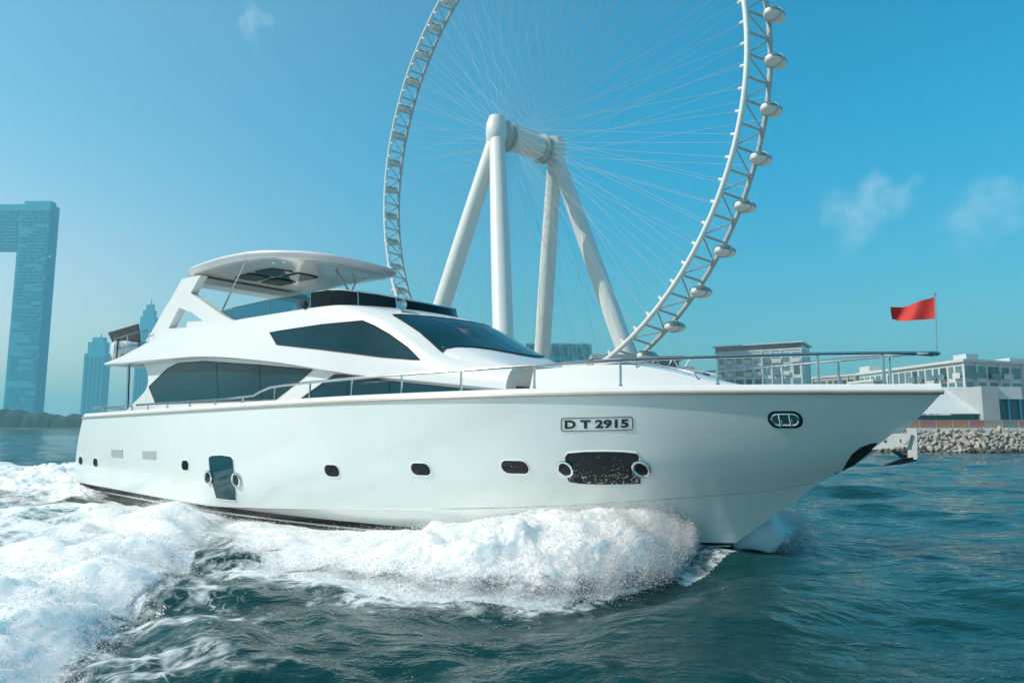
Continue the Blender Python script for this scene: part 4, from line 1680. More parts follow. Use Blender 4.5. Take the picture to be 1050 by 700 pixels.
def quarter_crest():
    """the breaking crest that runs from the hull to the lower left"""
    tl = np.r_[0, np.cumsum(np.hypot(*np.diff(TOE, axis=0).T))]
    n_s, n_w = 640, 130
    sl_ = np.linspace(4.2, 23.5, n_s)
    tx_, ty_ = np.interp(sl_, tl, TOE[:, 0]), np.interp(sl_, tl, TOE[:, 1])
    dxs, dys = np.gradient(tx_), np.gradient(ty_)
    L = np.hypot(dxs, dys)
    nx, ny = -dys / L, dxs / L                                  # aft side
    k = np.ones(25) / 25
    nx, ny = np.convolve(np.pad(nx, 12, 'edge'), k, 'valid'), np.convolve(np.pad(ny, 12, 'edge'), k, 'valid')
    w = np.linspace(-0.35, 3.4, n_w)
    jag = 0.55 * (fbm(np.c_[sl_ * 0.9, sl_ * 0, sl_ * 0], 4) - 0.5)
    X = tx_[:, None] + nx[:, None] * (w[None] + jag[:, None])
    Y = ty_[:, None] + ny[:, None] * (w[None] + jag[:, None])
    XY = to_world(X.ravel(), Y.ravel())
    h, _, _ = sea_fields(XY, np.full(len(XY), 0.12))
    W = np.tile(w, n_s)
    prof = np.where(W < 0.8, sstep(-0.3, 0.8, W), 1 - sstep(0.8, 3.2, W))
    grow = np.repeat(sstep(4.2, 7.0, sl_), n_w)
    Z = h + 0.07 * prof * grow
    P = np.c_[XY, Z]
    Pq = np.c_[XY, Z * 1.5]
    env = (0.25 + 0.75 * prof) * grow
    P = P + np.c_[billow_disp(Pq, 0.22, 41.0) * env, billow_disp(Pq, 0.22, 47.0) * env, billow_disp(Pq, 0.26, 53.0) * env + 0.02]
    dens = np.where(W < 0.1, sstep(-0.35, 0.25, W), 1 - 0.85 * sstep(0.9, 3.0, W))
    dens = dens.reshape(n_s, n_w)
    dens[:, :2] = -1
    dens[:, -2:] = -1
    np_mesh('wake_crest', P.reshape(n_s, n_w, 3), dens, FOAM, 'breaking crest of foam running from the yacht hull to the lower left')
    g = np.random.default_rng(77)
    k = 90000
    i = (g.random(k) * (n_s - 1)).astype(int)
    j = (g.beta(1.3, 3.5, k) * (n_w - 1)).astype(int)
    p = P.reshape(n_s, n_w, 3)[i, j] + g.normal(0, 0.05, (k, 3))
    p[:, 2] += g.exponential(0.045, k)
    DROPS.append((p, g.lognormal(-5.8, 0.45, k)))


quarter_crest()


def stern_wash():
    n_s, n_w = 260, 200
    X = np.linspace(-16, 3.5, n_s)[:, None] * np.ones(n_w)
    Y = np.ones(n_s)[:, None] * np.linspace(-4.5, 5.5, n_w)
    XY = to_world(X.ravel(), Y.ravel())
    h, _, _ = sea_fields(XY, np.full(len(XY), 0.2))
    x, y = X.ravel(), Y.ravel()
    side_w = np.exp(-((y - 3.6) / 1.5) ** 2) * sstep(3.4, 1.0, x)
    e = np.maximum(np.exp(-(y / 3.4) ** 4) * sstep(-0.9, -2.2, x), side_w * 0.8) * sstep(-16, -9, x)
    Pq = np.c_[XY, h]
    Z = h + (0.28 * e + billow_disp(Pq * 0.8, 0.75, 61.0) * e)
    P = np.c_[XY[:, 0] + billow_disp(Pq, 0.3, 67.0) * e, XY[:, 1], Z + 0.01]
    np_mesh('stern_wash', P.reshape(n_s, n_w, 3), (e * 1.0).reshape(n_s, n_w), FOAM, 'churned white wash spreading out behind the yacht stern')


stern_wash()


def droplets():
    p = np.concatenate([a for a, b in DROPS])
    s = np.concatenate([b for a, b in DROPS])
    keep = p[:, 2] > -0.1
    # keep droplets clear of the hull
    X, Y = to_boat(p[:, :2])
    keep &= ~((np.abs(Y) < hull_wl(X) + 0.03 + 0.18 * np.maximum(p[:, 2], 0)) & (X < 20.2))
    p, s = p[keep], s[keep]
    k = len(p)
    t = np.array([(1, 1, 1), (1, -1, -1), (-1, 1, -1), (-1, -1, 1)], float) / 1.1
    g = np.random.default_rng(9)
    st = 0.7 + 0.6 * g.random((k, 1, 3))
    sg = np.where(g.random((k, 1, 3)) < 0.5, -1, 1)
    v = p[:, None] + s[:, None, None] * t[None] * st * sg
    f = np.array([(0, 1, 2), (0, 2, 3), (0, 3, 1), (1, 3, 2)])
    F = (np.arange(k) * 4)[:, None, None] + f[None]
    me = bpy.data.meshes.new('spray')
    me.vertices.add(k * 4)
    me.vertices.foreach_set('co', v.reshape(-1).astype(np.float32))
    me.loops.add(F.size)
    me.loops.foreach_set('vertex_index', F.ravel().astype(np.int32))
    me.polygons.add(k * 4)
    me.polygons.foreach_set('loop_start', (np.arange(k * 4) * 3).astype(np.int32))
    me.update()
    me.validate()
    me.materials.append(DROP)
    o = bpy.data.objects.new('spray', me)
    COL.objects.link(o)
    o['kind'] = 'stuff'
    o['label'] = 'fine white droplets flung off the foam round the yacht'


droplets()

# ------------------------------------------------------------------ land, wheel and buildings
def gxy(u, D):
    """world x of a picture column at distance D (ground level)"""
    return (u - 525) / F_PX * D * math.cos(PITCH)


def gz(v, D):
    """world z seen at a picture row at distance D, near the middle columns"""
    y = -(v - 350) / F_PX
    c, s = math.cos(PITCH), math.sin(PITCH)
    return CAM_H + D * (s + y * c) / (c - y * s)


def gx(u, v, D):
    y = -(v - 350) / F_PX
    c, s = math.cos(PITCH), math.sin(PITCH)
    return (u - 525) / F_PX * D / (c - y * s)


m = MB()
m.plate([(6, 66.5), (300, 66.5), (700, 500), (700, 900), (-120, 900), (-90, 260), (20, 150)], [], (0, 0, 0.35), (1, 0, 0), (0, 1, 0), 2.3)
land = m.build('shore', SAND)
land['kind'] = 'structure'
m = MB()
m.plate([(-2500, 560), (-330, 560), (-300, 620), (-300, 2600), (-2500, 2600)], [], (0, 0, 0.2), (1, 0, 0), (0, 1, 0), 2.0)
o = m.build('far_shore', SAND)
o['kind'] = 'structure'


def tree_line():
    n = 260
    xs = np.linspace(-900, -300, n)
    rows = []
    top = 5 + 9 * fbm(np.c_[xs * 0.03, xs * 0, xs * 0], 4) + 4 * fbm(np.c_[xs * 0.16, xs * 0 + 4, xs * 0], 3)
    top *= np.interp(xs, [-900, -420, -335, -300], [1.25, 1.2, 0.9, 0.5])
    m = MB()
    for dy, fr in ((0, 0.0), (1.5, 0.55), (4, 0.85), (8, 1.0), (16, 0.9), (24, 0.0)):
        jit = fbm(np.c_[xs * 0.5, xs * 0 + dy, xs * 0 + 9], 2) * 3
        rows.append([(x, 572 + dy + j, 1.0 + t * fr) for x, t, j in zip(xs, top, jit)])
    m.grid(rows)
    o = m.build('far_treeline', TREES, angle=180)
    o['kind'] = 'stuff'
    o['label'] = 'low dark belt of trees along the far left shore'


tree_line()


def wheel():
    root = empty('ferris_wheel', (6.2, 329.0, 0))
    tag(root, 'giant white observation wheel on four splayed legs behind the yacht', 'ferris wheel')
    C = Vector((0, 0, 139.5))
    w = Vector((math.cos(-0.865), math.sin(-0.865), 0))
    n = Vector((-w.y, w.x, 0))
    Z = Vector((0, 0, 1))
    RAD = 125.0

    def rim_pt(a, r, off):
        return C + (w * math.cos(a) + Z * math.sin(a)) * r + n * off

    # legs
    feet = []
    for (u, D, s) in ((413, 336, -1), (519, 268, -1), (551, 386, 1), (670, 322, 1)):
        feet.append((Vector((gxy(u, D) - 6.2, D - 329.0, 1.0)), s))
    for p, s in feet:
        topp = C + n * (17.5 if s < 0 else -20.5) * s * (1 if s < 0 else -1)
        m = MB()
        k = 14
        m.tube([p + (topp - p) * (i / k) for i in range(k + 1)], [4.0 + 0.5 * math.sin(math.pi * min(1, i / k * 1.0)) - 0.5 * (i / k) for i in range(k + 1)], 28)
        m.build('leg', WSTEEL, root)
    for s in (-1, 1):
        m = MB()
        c = C + n * (-17.5 if s < 0 else 20.5)
        m.lathe([(-6, 0.01), (-6, 3.6), (-3.5, 5.0), (0, 5.3), (4.5, 5.0), (8.0, 3.8), (8.8, 1.6), (9.2, 0.01)], c, (0, 0, 1), 24)
        m.build('leg_head', WSTEEL, root)
        m = MB()
        c = C + n * (12.0 * s)
        m.lathe([(-2.6, 0.01), (-2.6, 6.2), (-1.6, 7.2), (-0.8, 7.2), (-0.4, 6.2), (0.8, 6.2), (1.2, 7.0), (2.2, 7.0), (3.0, 5.0), (3.2, 0.01)], c, n, 36)
        m.build('hub_flange', GSTEEL, root)
    m = MB()
    m.lathe([(-15, 0.01), (-15, 5.0), (-9.5, 5.0), (-9.0, 5.9), (9.0, 5.9), (9.5, 5.0), (15, 5.0), (15, 0.01)], C, n, 32)
    m.obox(C + Z * 5.9, n * 8.0, w * 2.2, Z * 0.7)
    m.build('spindle', WSTEEL, root)
    # rim: two hoops and an outer one, laced together
    NS = 192
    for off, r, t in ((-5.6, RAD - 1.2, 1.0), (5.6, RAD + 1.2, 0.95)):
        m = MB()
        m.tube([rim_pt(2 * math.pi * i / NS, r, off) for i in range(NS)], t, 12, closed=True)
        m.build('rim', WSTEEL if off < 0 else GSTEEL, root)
    m = MB()
    for i in range(96):
        a, b = 2 * math.pi * i / 96, 2 * math.pi * (i + 1) / 96
        m.tube([rim_pt(a, RAD - 1.2, -5.6), rim_pt(a, RAD + 1.2, 5.6)], 0.45, 6)
        if i % 2:
            m.tube([rim_pt(a, RAD - 1.2, -5.6), rim_pt(b, RAD + 1.2, 5.6)], 0.3, 6)
        else:
            m.tube([rim_pt(b, RAD - 1.2, -5.6), rim_pt(a, RAD + 1.2, 5.6)], 0.3, 6)
    m.build('rim_bracing', GSTEEL, root)
    # cabins
    pod = pod_glass = frame = None
    me_shell = me_glass = me_arm = None
    for i in range(48):
        a = 2 * math.pi * (i + 0.36) / 48
        c = rim_pt(a, RAD + 5.2, 2.2)
        if me_shell is None:
            m = MB()
            prof = [(-4.9, 0.02), (-4.75, 1.2), (-4.0, 2.2), (-2.5, 2.85), (0, 3.05), (2.5, 2.85), (4.0, 2.2), (4.75, 1.2), (4.9, 0.02)]
            rows = []
            for d, r in prof:
                rows.append([Vector((0, 0, 0)) + n * d + r * (math.cos(2 * math.pi * j / 28) * w * 1.0 + math.sin(2 * math.pi * j / 28) * Z * 0.68) for j in range(29)])
            m.grid(rows)
            ob = m.build('capsule', WSTEEL, root)
            me_shell = ob.data
            mg = MB()
            rows = []
            for d, r in prof[1:-1]:
                rows.append([n * d * 1.0 + (r + 0.10) * (math.cos(R(-8 + 196 * j / 20)) * w + math.sin(R(-8 + 196 * j / 20)) * Z * 0.68) for j in range(21)])
            mg.grid(rows)
            gl = mg.build('window', PODG, ob)
            me_glass = gl.data
            ma = MB()
            for d in (-0.6,):
                ma.tube([n * d + (w * math.cos(t) + Z * math.sin(t) * 0.70) * 3.22 for t in np.linspace(0, 2 * math.pi, 20, endpoint=False)], 0.16, 6, closed=True)
            arm = ma.build('ring', GSTEEL, ob)
            me_arm = arm.data
        else:
            ob = bpy.data.objects.new('capsule', me_shell)
            COL.objects.link(ob)
            ob.parent = root
            for nm_, me_ in (('window', me_glass), ('ring', me_arm)):
                ch = bpy.data.objects.new(nm_, me_)
                COL.objects.link(ch)
                ch.parent = ob
        ob.location = c
    # cables, in fans from both hub flanges
    rest = MB()
    cnt = 0
    g = random.Random(3)
    for i in range(96):
        a = 2 * math.pi * (i + 0.5) / 96
        for s in (-1, 1):
            hub = C + n * (12.0 * s) + (w * math.cos(a + 0.5 * (1 if i % 2 else -1)) + Z * math.sin(a + 0.5 * (1 if i % 2 else -1))) * 6.6
            end = rim_pt(a, RAD - 1.2 if s < 0 else RAD + 1.2, -5.6 if s < 0 else 5.6)
            own = math.cos(a) > -0.02 and s < 0 or (math.cos(a) > 0 and s > 0 and cnt < 100 and i % 2)
            mm = MB() if own and cnt < 100 else rest
            mm.tube([hub, end], 0.055, 5, cap=False)
            if mm is not rest:
                mm.build('spoke', CABLE, root, weld=False)
                cnt += 1
    o = rest.build('spokes', CABLE, root, weld=False)
    o['kind'] = 'stuff'
    m = MB()
    for i in range(96):
        a = 2 * math.pi * (i + 0.5) / 96
        m.lathe([(-1.0, 0.01), (-1.0, 0.6), (1.0, 0.6), (1.0, 0.01)], rim_pt(a, RAD - 2.6, -5.6), w * math.cos(a) + Z * math.sin(a), 8)
    m.build('cable_anchors', WSTEEL, root)['kind'] = 'stuff'


wheel()


def boarding_station():
    D = 292
    root = empty('boarding_station', (gx(652, 400, D), D, 1.5))
    tag(root, 'grey steel boarding station and deck under the foot of the observation wheel', 'boarding station')
    m = MB()
    z0, z1 = gz(384, D) - 1.5, gz(378, D) - 1.5
    m.box((-20, -10, z0), (22, 12, z1))
    m.build('deck', GSTEEL, root)
    m = MB()
    m.box((-19, -8, gz(369, D) - 1.5), (-1, 10, gz(365, D) - 1.5))
    m.box((2, -6, gz(370, D) - 1.5), (19, 10, gz(366, D) - 1.5))
    m.build('roof', CONC, root)
    m = MB()
    m.box((-17, -7, z1), (-3, 9, gz(369, D) - 1.5))
    m.box((4, -5, z1), (17, 9, gz(370, D) - 1.5))
    m.build('glazing', BGLASS, root)
    for x in (-16, -6, 5, 15):
        for y in (-7, 8):
            m = MB()
            m.tube([(x * 0.8, y, -1), (x, y, z0)], 0.9, 8)
            m.build('pillar', GSTEEL, root)
    m = MB()
    for k in range(6):
        x = -18 + 7 * k
        m.tube([(x, -9.5, z0), (x + 3.5, -9.5, z1 + 3.5), (x + 7, -9.5, z0)], 0.4, 6)
    m.build('truss', WSTEEL, root)


boarding_station()


# ---- the gate-shaped tower and two slim towers, far left
def gate_tower():
    D = 850.0
    root = empty('gate_tower', (gx(20, 420, D), D, 1.0))
    tag(root, 'tall gate shaped tower with a square opening on the left shore', 'tower')
    cx = root.location.x
    dep = 18.0
    right = gx(45, 420, D + dep) - cx
    inner = gx(3, 420, D) - cx
    wdt = right - inner
    top = gz(209, D) - 1
    sill = gz(255, D) - 1
    gap = 92.0
    m = MB()
    m.box((inner, 0, 0), (right, dep, top))
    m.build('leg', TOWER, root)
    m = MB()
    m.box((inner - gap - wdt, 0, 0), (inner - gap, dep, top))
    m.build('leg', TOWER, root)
    m = MB()
    m.box((inner - gap, 0.4, sill), (inner, dep - 0.4, top - 0.3))
    m.build('bridge', TOWER, root)
    m = MB()
    m.box((inner + 2, 4, top), (right - 2, dep - 4, top + 5))
    m.box((inner - gap - wdt + 2, 4, top), (inner - gap - 2, dep - 4, top + 5))
    m.build('parapet', TOWER, root)
    rr_ = random.Random(4)
    # balcony bands: one strip of glazing per few floors, broken at random
    n = 0
    for k in range(62):
        z = 8 + k * (top - 14) / 62
        m = MB()
        x = inner + 2
        while x < right - 4:
            l = rr_.uniform(5, 20)
            if rr_.random() < 0.8:
                m.box((x, -0.7, z), (min(x + l, right - 1.5), 0.01, z + 2.4))
            x += l + rr_.uniform(1, 4)
        m.box((right - 0.01, 3, z), (right + 0.7, dep - 3, z + 2.4))
        if z > sill:
            x = inner - gap
            while x < inner - 3:
                l = rr_.uniform(6, 24)
                m.box((x, -0.4, z), (min(x + l, inner - 0.5), 0.41, z + 2.4))
                x += l + rr_.uniform(1, 4)
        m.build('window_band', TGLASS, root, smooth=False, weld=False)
    m = MB()
    m.plate([(gx(49, 262, D) - cx, gz(263, D) - 2), (gx(53, 262, D) - cx, gz(263, D) - 2), (gx(53, 262, D) - cx, gz(261.5, D) - 2)], [], (0, -1.2, 0), (1, 0, 0), (0, 0, 1), 0.6)
    m.build('sky_pool_edge', WSTEEL, root)


gate_tower()


def slim_tower(name, label, D, u0, u1, vtop, steps, spire=0):
    xc = gx((u0 + u1) / 2, 420, D)
    root = empty(name, (xc, D, 1.0))
    tag(root, label, 'tower', 'slim towers beyond the yacht stern')
    hw = (gx(u1, 420, D) - gx(u0, 420, D)) / 2
    z_prev = 0
    m = MB()
    for fr_w, v in steps:
        z = gz(v, D) - 1
        m.box((-hw * fr_w, -hw * fr_w * 0.8 + hw, z_prev), (hw * fr_w, hw * fr_w * 0.1 + hw, z))
        z_prev = z - 0.2
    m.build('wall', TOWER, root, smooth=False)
    if spire:
        s = MB()
        s.tube([(0, hw, z_prev), (0, hw, z_prev + spire)], [1.6, 0.3], 8)
        s.build('spire', GSTEEL, root)
    top = gz(steps[0][1], D) - 1
    for k in range(5):
        x = -hw + hw * 2 * (k + 0.5) / 5
        g = MB()
        g.box((x - hw * 0.11, hw * 0.2 - 0.8, 3), (x + hw * 0.11, hw * 0.2 + 0.01, top - 4))
        g.build('window_strip', TGLASS, root, smooth=False)


slim_tower('slim_tower', 'slim blue tower with stepped flat top left of the yacht stern', 1150, 81, 103, 343, [(1.0, 362), (0.82, 350), (0.55, 345)], 8)
slim_tower('round_top_tower', 'slim tower with a narrow rounded top rising behind the yacht upper deck', 1250, 134, 153, 312, [(1.0, 336), (0.8, 324), (0.62, 317), (0.38, 311)], 14)


# ---- buildings at the right
def facade_building(name, label, corner, left, right, z_top, floors, bays_l, bays_r, wall, glass, roof_over=1.2, parapet=None, group=None):
    """corner, left and right are ground points; two visible facades meet at the corner"""
    c, l, r = Vector((*corner, 0)), Vector((*left, 0)), Vector((*right, 0))
    root = empty(name, (c.x, c.y, 1.0))
    tag(root, label, 'building', group)
    l, r = l - c, r - c
    back = l + r
    z = z_top - 1
    m = MB()
    ctr = (l + r) / 2
    base = [Vector((0, 0, 0)), r, back, l]
    m.add([p for p in base] + [p + Vector((0, 0, z)) for p in base], [(0, 1, 5, 4), (1, 2, 6, 5), (2, 3, 7, 6), (3, 0, 4, 7), (4, 5, 6, 7)])
    m.build('wall', wall, root, smooth=False)
    m = MB()
    grow = 1 + roof_over / max(l.length, r.length) * 2
    pts = [ctr + (p - ctr) * grow for p in base]
    m.add([p + Vector((0, 0, z + 0.02)) for p in pts] + [p + Vector((0, 0, z + 0.8)) for p in pts], [(3, 2, 1, 0), (4, 5, 6, 7), (0, 1, 5, 4), (1, 2, 6, 5), (2, 3, 7, 6), (3, 0, 4, 7)])
    m.build('roof', WHITEW, root, smooth=False)
    rr_ = random.Random(len(label))
    for vec, bays in ((l, bays_l), (r, bays_r)):
        e = vec.normalized()
        nn = Vector((e.y, -e.x, 0))
        if nn.dot(-ctr) < 0:
            nn = -nn
        if nn.dot(Vector((0, -1, 0))) < -0.2:
            nn = -nn
        bw = vec.length / bays
        fh = (z - 1.0) / floors
        for f in range(floors):
            for b in range(bays):
                if bays * floors > 70 and rr_.random() < 0.05:
                    continue
                x = (b + 0.5) * bw
                half = bw * rr_.choice((0.30, 0.36, 0.42))
                zc = 0.6 + (f + 0.5) * fh
                g = MB()
                g.obox(e * x + nn * 0.02 + Vector((0, 0, zc)), e * half, nn * 0.10, Vector((0, 0, fh * 0.36)))
                wn_ = g.build('window', glass if rr_.random() < 0.7 else (BGLASS if glass is not BGLASS else BGLASS2), root, smooth=False, weld=False)
                if rr_.random() < 0.5:
                    s = MB()
                    s.obox(e * x + nn * 0.55 + Vector((0, 0, zc - fh * 0.40)), e * half * 1.1, nn * 0.5, Vector((0, 0, 0.10)))
                    s.obox(e * x + nn * 1.0 + Vector((0, 0, zc - fh * 0.22)), e * half * 1.1, nn * 0.03, Vector((0, 0, fh * 0.15)))
                    s.build('balcony', WHITEW if rr_.random() < 0.6 else BGLASS2, root, smooth=False, weld=False)
    # uprights between some of the bays
    m = MB()
    for vec, bays in ((l, bays_l), (r, bays_r)):
        e = vec.normalized()
        nn = Vector((e.y, -e.x, 0))
        if nn.dot(Vector((0, -1, 0))) < -0.2:
            nn = -nn
        for b in range(0, bays + 1):
            if rr_.random() < 0.65:
                m.obox(e * (vec.length * b / bays) + nn * 0.25 + Vector((0, 0, z / 2)), e * 0.30, nn * 0.30, Vector((0, 0, z / 2 - 0.05)))
    m.build('pilaster', wall, root, smooth=False)
    return root, l, r, z


def G(u, D):
    return (gxy(u, D), D)


rt, l, r, z = facade_building('apartment_building', 'long white apartment block with flat roof along the right shore', G(992, 200), G(884, 252), G(1075, 214), gz(371, 200), 4, 16, 7, WHITEW, BGLASS2)
m = MB()
m.obox(l * 0.02 + r * 0.15 + Vector((0, 3, z + 1.7)), r.normalized() * 2.6, Vector((0, 3, 0)), Vector((0, 0, 0.9)))
m.obox(l * 0.02 + r * 0.72 + Vector((0, 3, z + 1.5)), r.normalized() * 4.0, Vector((0, 3, 0)), Vector((0, 0, 0.6)))
m.obox(l * 0.90 + Vector((2, 2, z + 1.8)), l.normalized() * 3.0, Vector((2, 0, 0)), Vector((0, 0, 1.0)))
m.build('penthouse', WHITEW, rt, smooth=False)
rt, l, r, z = facade_building('hotel_block', 'white and glass hotel block with dark overhanging roof behind the bow rail', G(825, 330), G(737, 352), G(833, 352), gz(358, 330), 6, 9, 2, WHITEW, BGLASS2, 0.6)
m = MB()
m.obox((l + r) / 2 + Vector((0, 0, z + 2.0)), l * 0.51, r * 0.5, Vector((0, 0, 1.2)))
m.build('roof_storey', BGLASS, rt, smooth=False)
m = MB()
m.obox((l + r) / 2 + Vector((0, 0, z + 3.5)), l * 0.54, r * 0.56, Vector((0, 0, 0.28)))
m.build('roof', WHITEW, rt, smooth=False)
rt, l, r, z = facade_building('glass_office', 'blue green glass office block behind the wheel legs', G(607, 450), G(540, 450), G(607.5, 475), gz(353, 450), 6, 9, 2, TOWER, BGLASS, 0.2)
facade_building('low_building', 'low grey building seen between the hotel block and the white apartments', G(880, 300), G(836, 320), G(905, 310), gz(385, 300), 3, 6, 3, BEIGEW, BGLASS, 0.5)
facade_building('villa', 'small sand coloured house half hidden by the bow rail', G(898, 235), G(872, 250), G(915, 240), gz(391, 235), 3, 4, 3, BEIGEW, BGLASS2, 0.4)


def watch_tower():
    D = 300
    root = empty('watch_tower', (gx(723, 390, D), D, 1.0))
    tag(root, 'small flared watch tower standing alone left of the hotel block', 'tower')
    m = MB()
    zb, zt = gz(392, D) - 1, gz(383, D) - 1
    m.lathe([(zb, 0.01), (zb, 1.4), (zt, 2.4), (zt + 0.3, 2.4), (zt + 0.3, 0.01)], (0, 0, 0), (0, 0, 1), 8)
    m.build('cabin', BGLASS, root, angle=20)
    m = MB()
    m.tube([(0, 0, 0), (0, 0, zb)], [1.3, 0.9], 10)
    m.build('shaft', CONC, root)


watch_tower()


def pavilion():
    D = 92.0
    root = empty('beach_pavilion', (gx(975, 420, D), D, 1.5))
    tag(root, 'white pavilion with sloping panelled roof and glass hall on the shore', 'pavilion')
    ox = root.location.x

    def P(u, v, d=0):
        return Vector((gx(u, v, D + d) - ox, d, gz(v, D + d) - 1.5))
    m = MB()
    a, b, c, d_ = P(938, 424), P(1006, 424), P(1004, 399, 7), P(962, 399, 7)
    th = Vector((0, 0.5, 0.35))
    m.add([a, b, c, d_, a + th, b + th, c + th, d_ + th], [(0, 1, 2, 3), (4, 7, 6, 5), (0, 4, 5, 1), (1, 5, 6, 2), (2, 6, 7, 3), (3, 7, 4, 0)])
    roof = m.build('roof', WHITEW, root, smooth=False)
    seams = MB()
    e1, e2 = (b - a), (d_ - a)
    rr_ = random.Random(8)
    nrm = e1.cross(c - b).normalized()
    if nrm.y > 0:
        nrm = -nrm
    for _ in range(26):
        s, t = rr_.uniform(0.3, 0.92), rr_.uniform(0.1, 0.92)
        base = (a * (1 - s) + b * s) * (1 - t) + (d_ * (1 - s) + c * s) * t
        v = (e1.normalized() * 0.9 + Vector((0, 0.5, 0.4)) * rr_.choice((0.6, -0.5)))
        seams.obox(base + nrm * 0.0, v * 0.5, nrm * 0.03, v.cross(nrm).normalized() * 0.035)
    seams.build('seam', GREYV, roof, smooth=False)
    m = MB()
    q0, q1 = P(938, 433), P(1006, 425)
    m.box((q0.x, 0.6, 0.2), (q1.x, 8, P(960, 425).z - 0.05))
    m.build('glass_front', BGLASS, root, smooth=False)
    m = MB()
    q0, q1 = P(1006, 440), P(1020, 396)
    m.box((q0.x + 0.05, -0.6, 0), (q1.x, 9, q1.z))
    m.build('wall', CONC, root, smooth=False)
    m = MB()
    q1 = P(1046, 396)
    x0 = P(1020, 396).x
    m.box((x0 + 0.02, -0.2, P(1030, 409).z), (q1.x, 9, q1.z - 0.06))
    m.build('fascia', WHITEW, root, smooth=False)
    m = MB()
    q1 = P(1075, 409)
    m.box((x0 + 0.02, 0.8, 0.1), (q1.x, 9, P(1030, 409).z - 0.02))
    m.build('glass_hall', BGLASS, root, smooth=False)
    for u in (1026, 1038, 1050, 1062):
        m = MB()
        x = P(u, 420).x
        m.box((x - 0.10, 0.55, 0.1), (x + 0.10, 0.79, P(1030, 409).z - 0.02))
        m.build('mullion', TOWER, root, smooth=False)


pavilion()


# ---- breakwater: promenade, hoarding panels and boulders
m = MB()
m.plate([(62, -1.0), (62.5, 1.4), (64.0, 2.1), (64.0, 2.1), (70, 2.15), (70, -1.0)], [], (0, 0, 0), (0, 1, 0), (0, 0, 1), 0.01)
mm = MB()
prof = [(62.2, -0.8), (63.9, 1.0), (64.6, 2.02), (72, 2.05), (72, -0.8)]
mm.grid([[(x, y, z) for y, z in prof] for x in (6.0, 20, 40, 80, 160, 300)])
o = mm.build('breakwater', CONC, None, smooth=False)
tag(o, 'sloping concrete core of the sea wall carrying the promenade beside the bow', 'sea wall')
x = gxy(905, 66)
rp_ = random.Random(12)
k = 0
cols = [1, 0, 1, 0, 0, 1, 3, 2, 1, 1, 3, 3, 2, 0, 1, 3]
hlab = {0: 'orange', 1: 'pink', 2: 'grey', 3: 'sand coloured'}
HM = {}
while x < 54:
    ci = cols[k % len(cols)]
    wd = 1.5
    root = empty('hoarding_panel', (x, 65.2, 2.05))
    tag(root, '%s barrier panel in the row along the promenade above the boulders' % hlab[ci], 'barrier panel', 'barrier panels along the promenade')
    if ci not in HM:
        a = MB()
        a.box((0.032, -0.03, 0.04), (wd - 0.032, 0.03, 0.695))
        for j in range(1, 6):
            a.box((wd * j / 6 - 0.02, -0.045, 0.05), (wd * j / 6 + 0.02, -0.031, 0.69))
        pa = a.build('panel', HOARD[ci], root, smooth=False)
        b_ = MB()
        b_.box((0, -0.05, 0), (0.03, 0.05, 0.74))
        b_.box((wd - 0.03, -0.05, 0), (wd, 0.05, 0.74))
        b_.box((0.031, -0.04, 0.70), (wd - 0.031, 0.04, 0.74))
        pb = b_.build('frame', GREYV, root, smooth=False)
        HM[ci] = (pa.data, pb.data)
    else:
        for nm_, me_ in zip(('panel', 'frame'), HM[ci]):
            ch = bpy.data.objects.new(nm_, me_)
            COL.objects.link(ch)
            ch.parent = root
    x += wd + 0.02
    k += 1


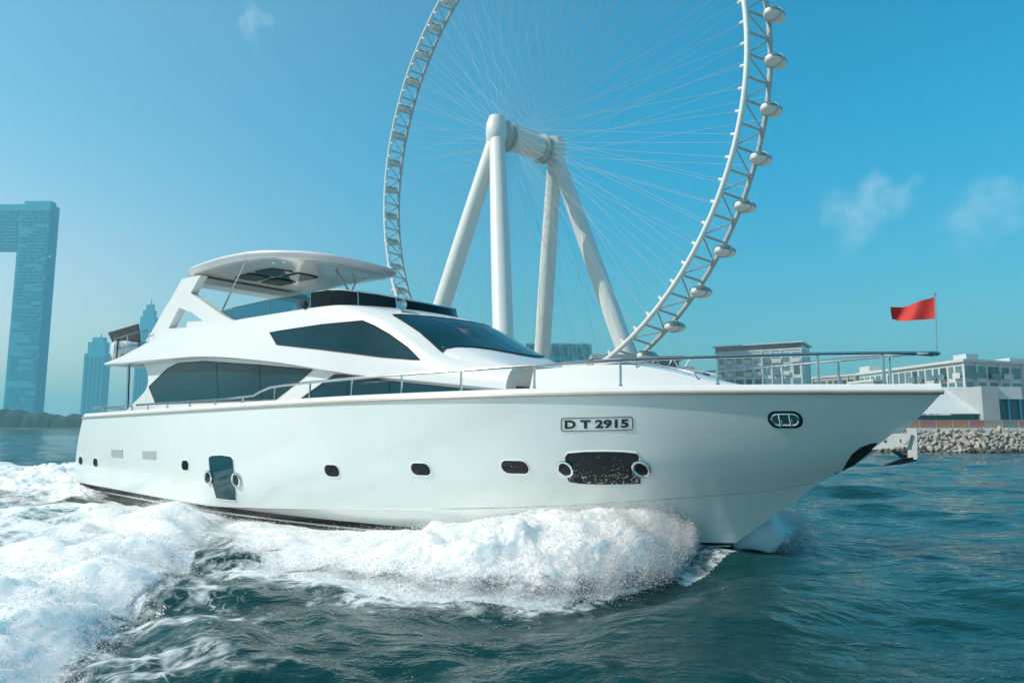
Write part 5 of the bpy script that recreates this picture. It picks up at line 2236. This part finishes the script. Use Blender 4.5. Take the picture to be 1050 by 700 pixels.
def boulder_mesh(seed):
    bm = bmesh.new()
    bmesh.ops.create_icosphere(bm, subdivisions=3, radius=0.5)
    g = np.random.default_rng(seed)
    planes = [(Vector(v).normalized(), g.uniform(0.22, 0.42)) for v in g.normal(size=(9, 3))]
    for v in bm.verts:
        for nrm, d in planes:
            e = v.co.dot(nrm) - d
            if e > 0:
                v.co -= nrm * e * 0.98
        v.co *= 1 + 0.05 * (random.random() - 0.5)
    me = bpy.data.meshes.new('boulder')
    bm.to_mesh(me)
    bm.free()
    me.polygons.foreach_set('use_smooth', [True] * len(me.polygons))
    me.set_sharp_from_angle(angle=R(18))
    return me


BM = []
for i in range(9):
    me = boulder_mesh(100 + i)
    me.materials.append(ROCK[0] if i % 3 == 0 else ROCK[1] if i % 3 == 1 else ROCK[2])
    BM.append(me)
rb = random.Random(21)
for row in range(8):
    xx = gxy(898, 62)
    while xx < 49:
        s = rb.choice((0.36, 0.42, 0.5, 0.68)) * rb.uniform(0.85, 1.2)
        wet = row == 0 and rb.random() < 0.8
        me = BM[rb.choice((2, 5, 8))] if wet else BM[rb.choice((0, 1, 3, 4, 6, 7))]
        o = bpy.data.objects.new('boulder', me)
        COL.objects.link(o)
        t = row / 7
        o.location = (xx + rb.uniform(-0.1, 0.1), 61.3 + 2.4 * t + rb.uniform(-0.15, 0.15), 0.05 + 1.72 * t + rb.uniform(-0.1, 0.1))
        o.rotation_euler = (rb.uniform(0, 6.3), rb.uniform(0, 6.3), rb.uniform(0, 6.3))
        o.scale = (s * rb.uniform(0.9, 1.35), s, s * rb.uniform(0.6, 1.0))
        if wet:
            tag(o, 'dark wet boulder at the waterline of the sea wall', 'boulder', 'wet boulders at the waterline')
        elif row == 7:
            tag(o, 'pale boulder on the top course just under the barrier panels', 'boulder', 'top boulders of the sea wall')
        else:
            tag(o, 'pale dry boulder on the slope of the sea wall', 'boulder', 'boulders on the sea wall slope')
        xx += s * rb.uniform(0.85, 1.1)

# ------------------------------------------------------------------ sea haze
m = MB()
m.box((-9500, -9500, -2.5), (9500, 9500, 330))
hz = m.build('haze', [], None, smooth=False)
hz['kind'] = 'stuff'
hm = bpy.data.materials.new('sea_haze')
hm.use_nodes = True
nt = hm.node_tree
nt.nodes.clear()
pv = nt.nodes.new('ShaderNodeVolumePrincipled')
pv.inputs['Color'].default_value = (0.40, 0.83, 0.92, 1)
pv.inputs['Density'].default_value = 0.00034
pv.inputs['Anisotropy'].default_value = 0.2
out = nt.nodes.new('ShaderNodeOutputMaterial')
nt.links.new(pv.outputs[0], out.inputs['Volume'])
hz.data.materials.append(hm)
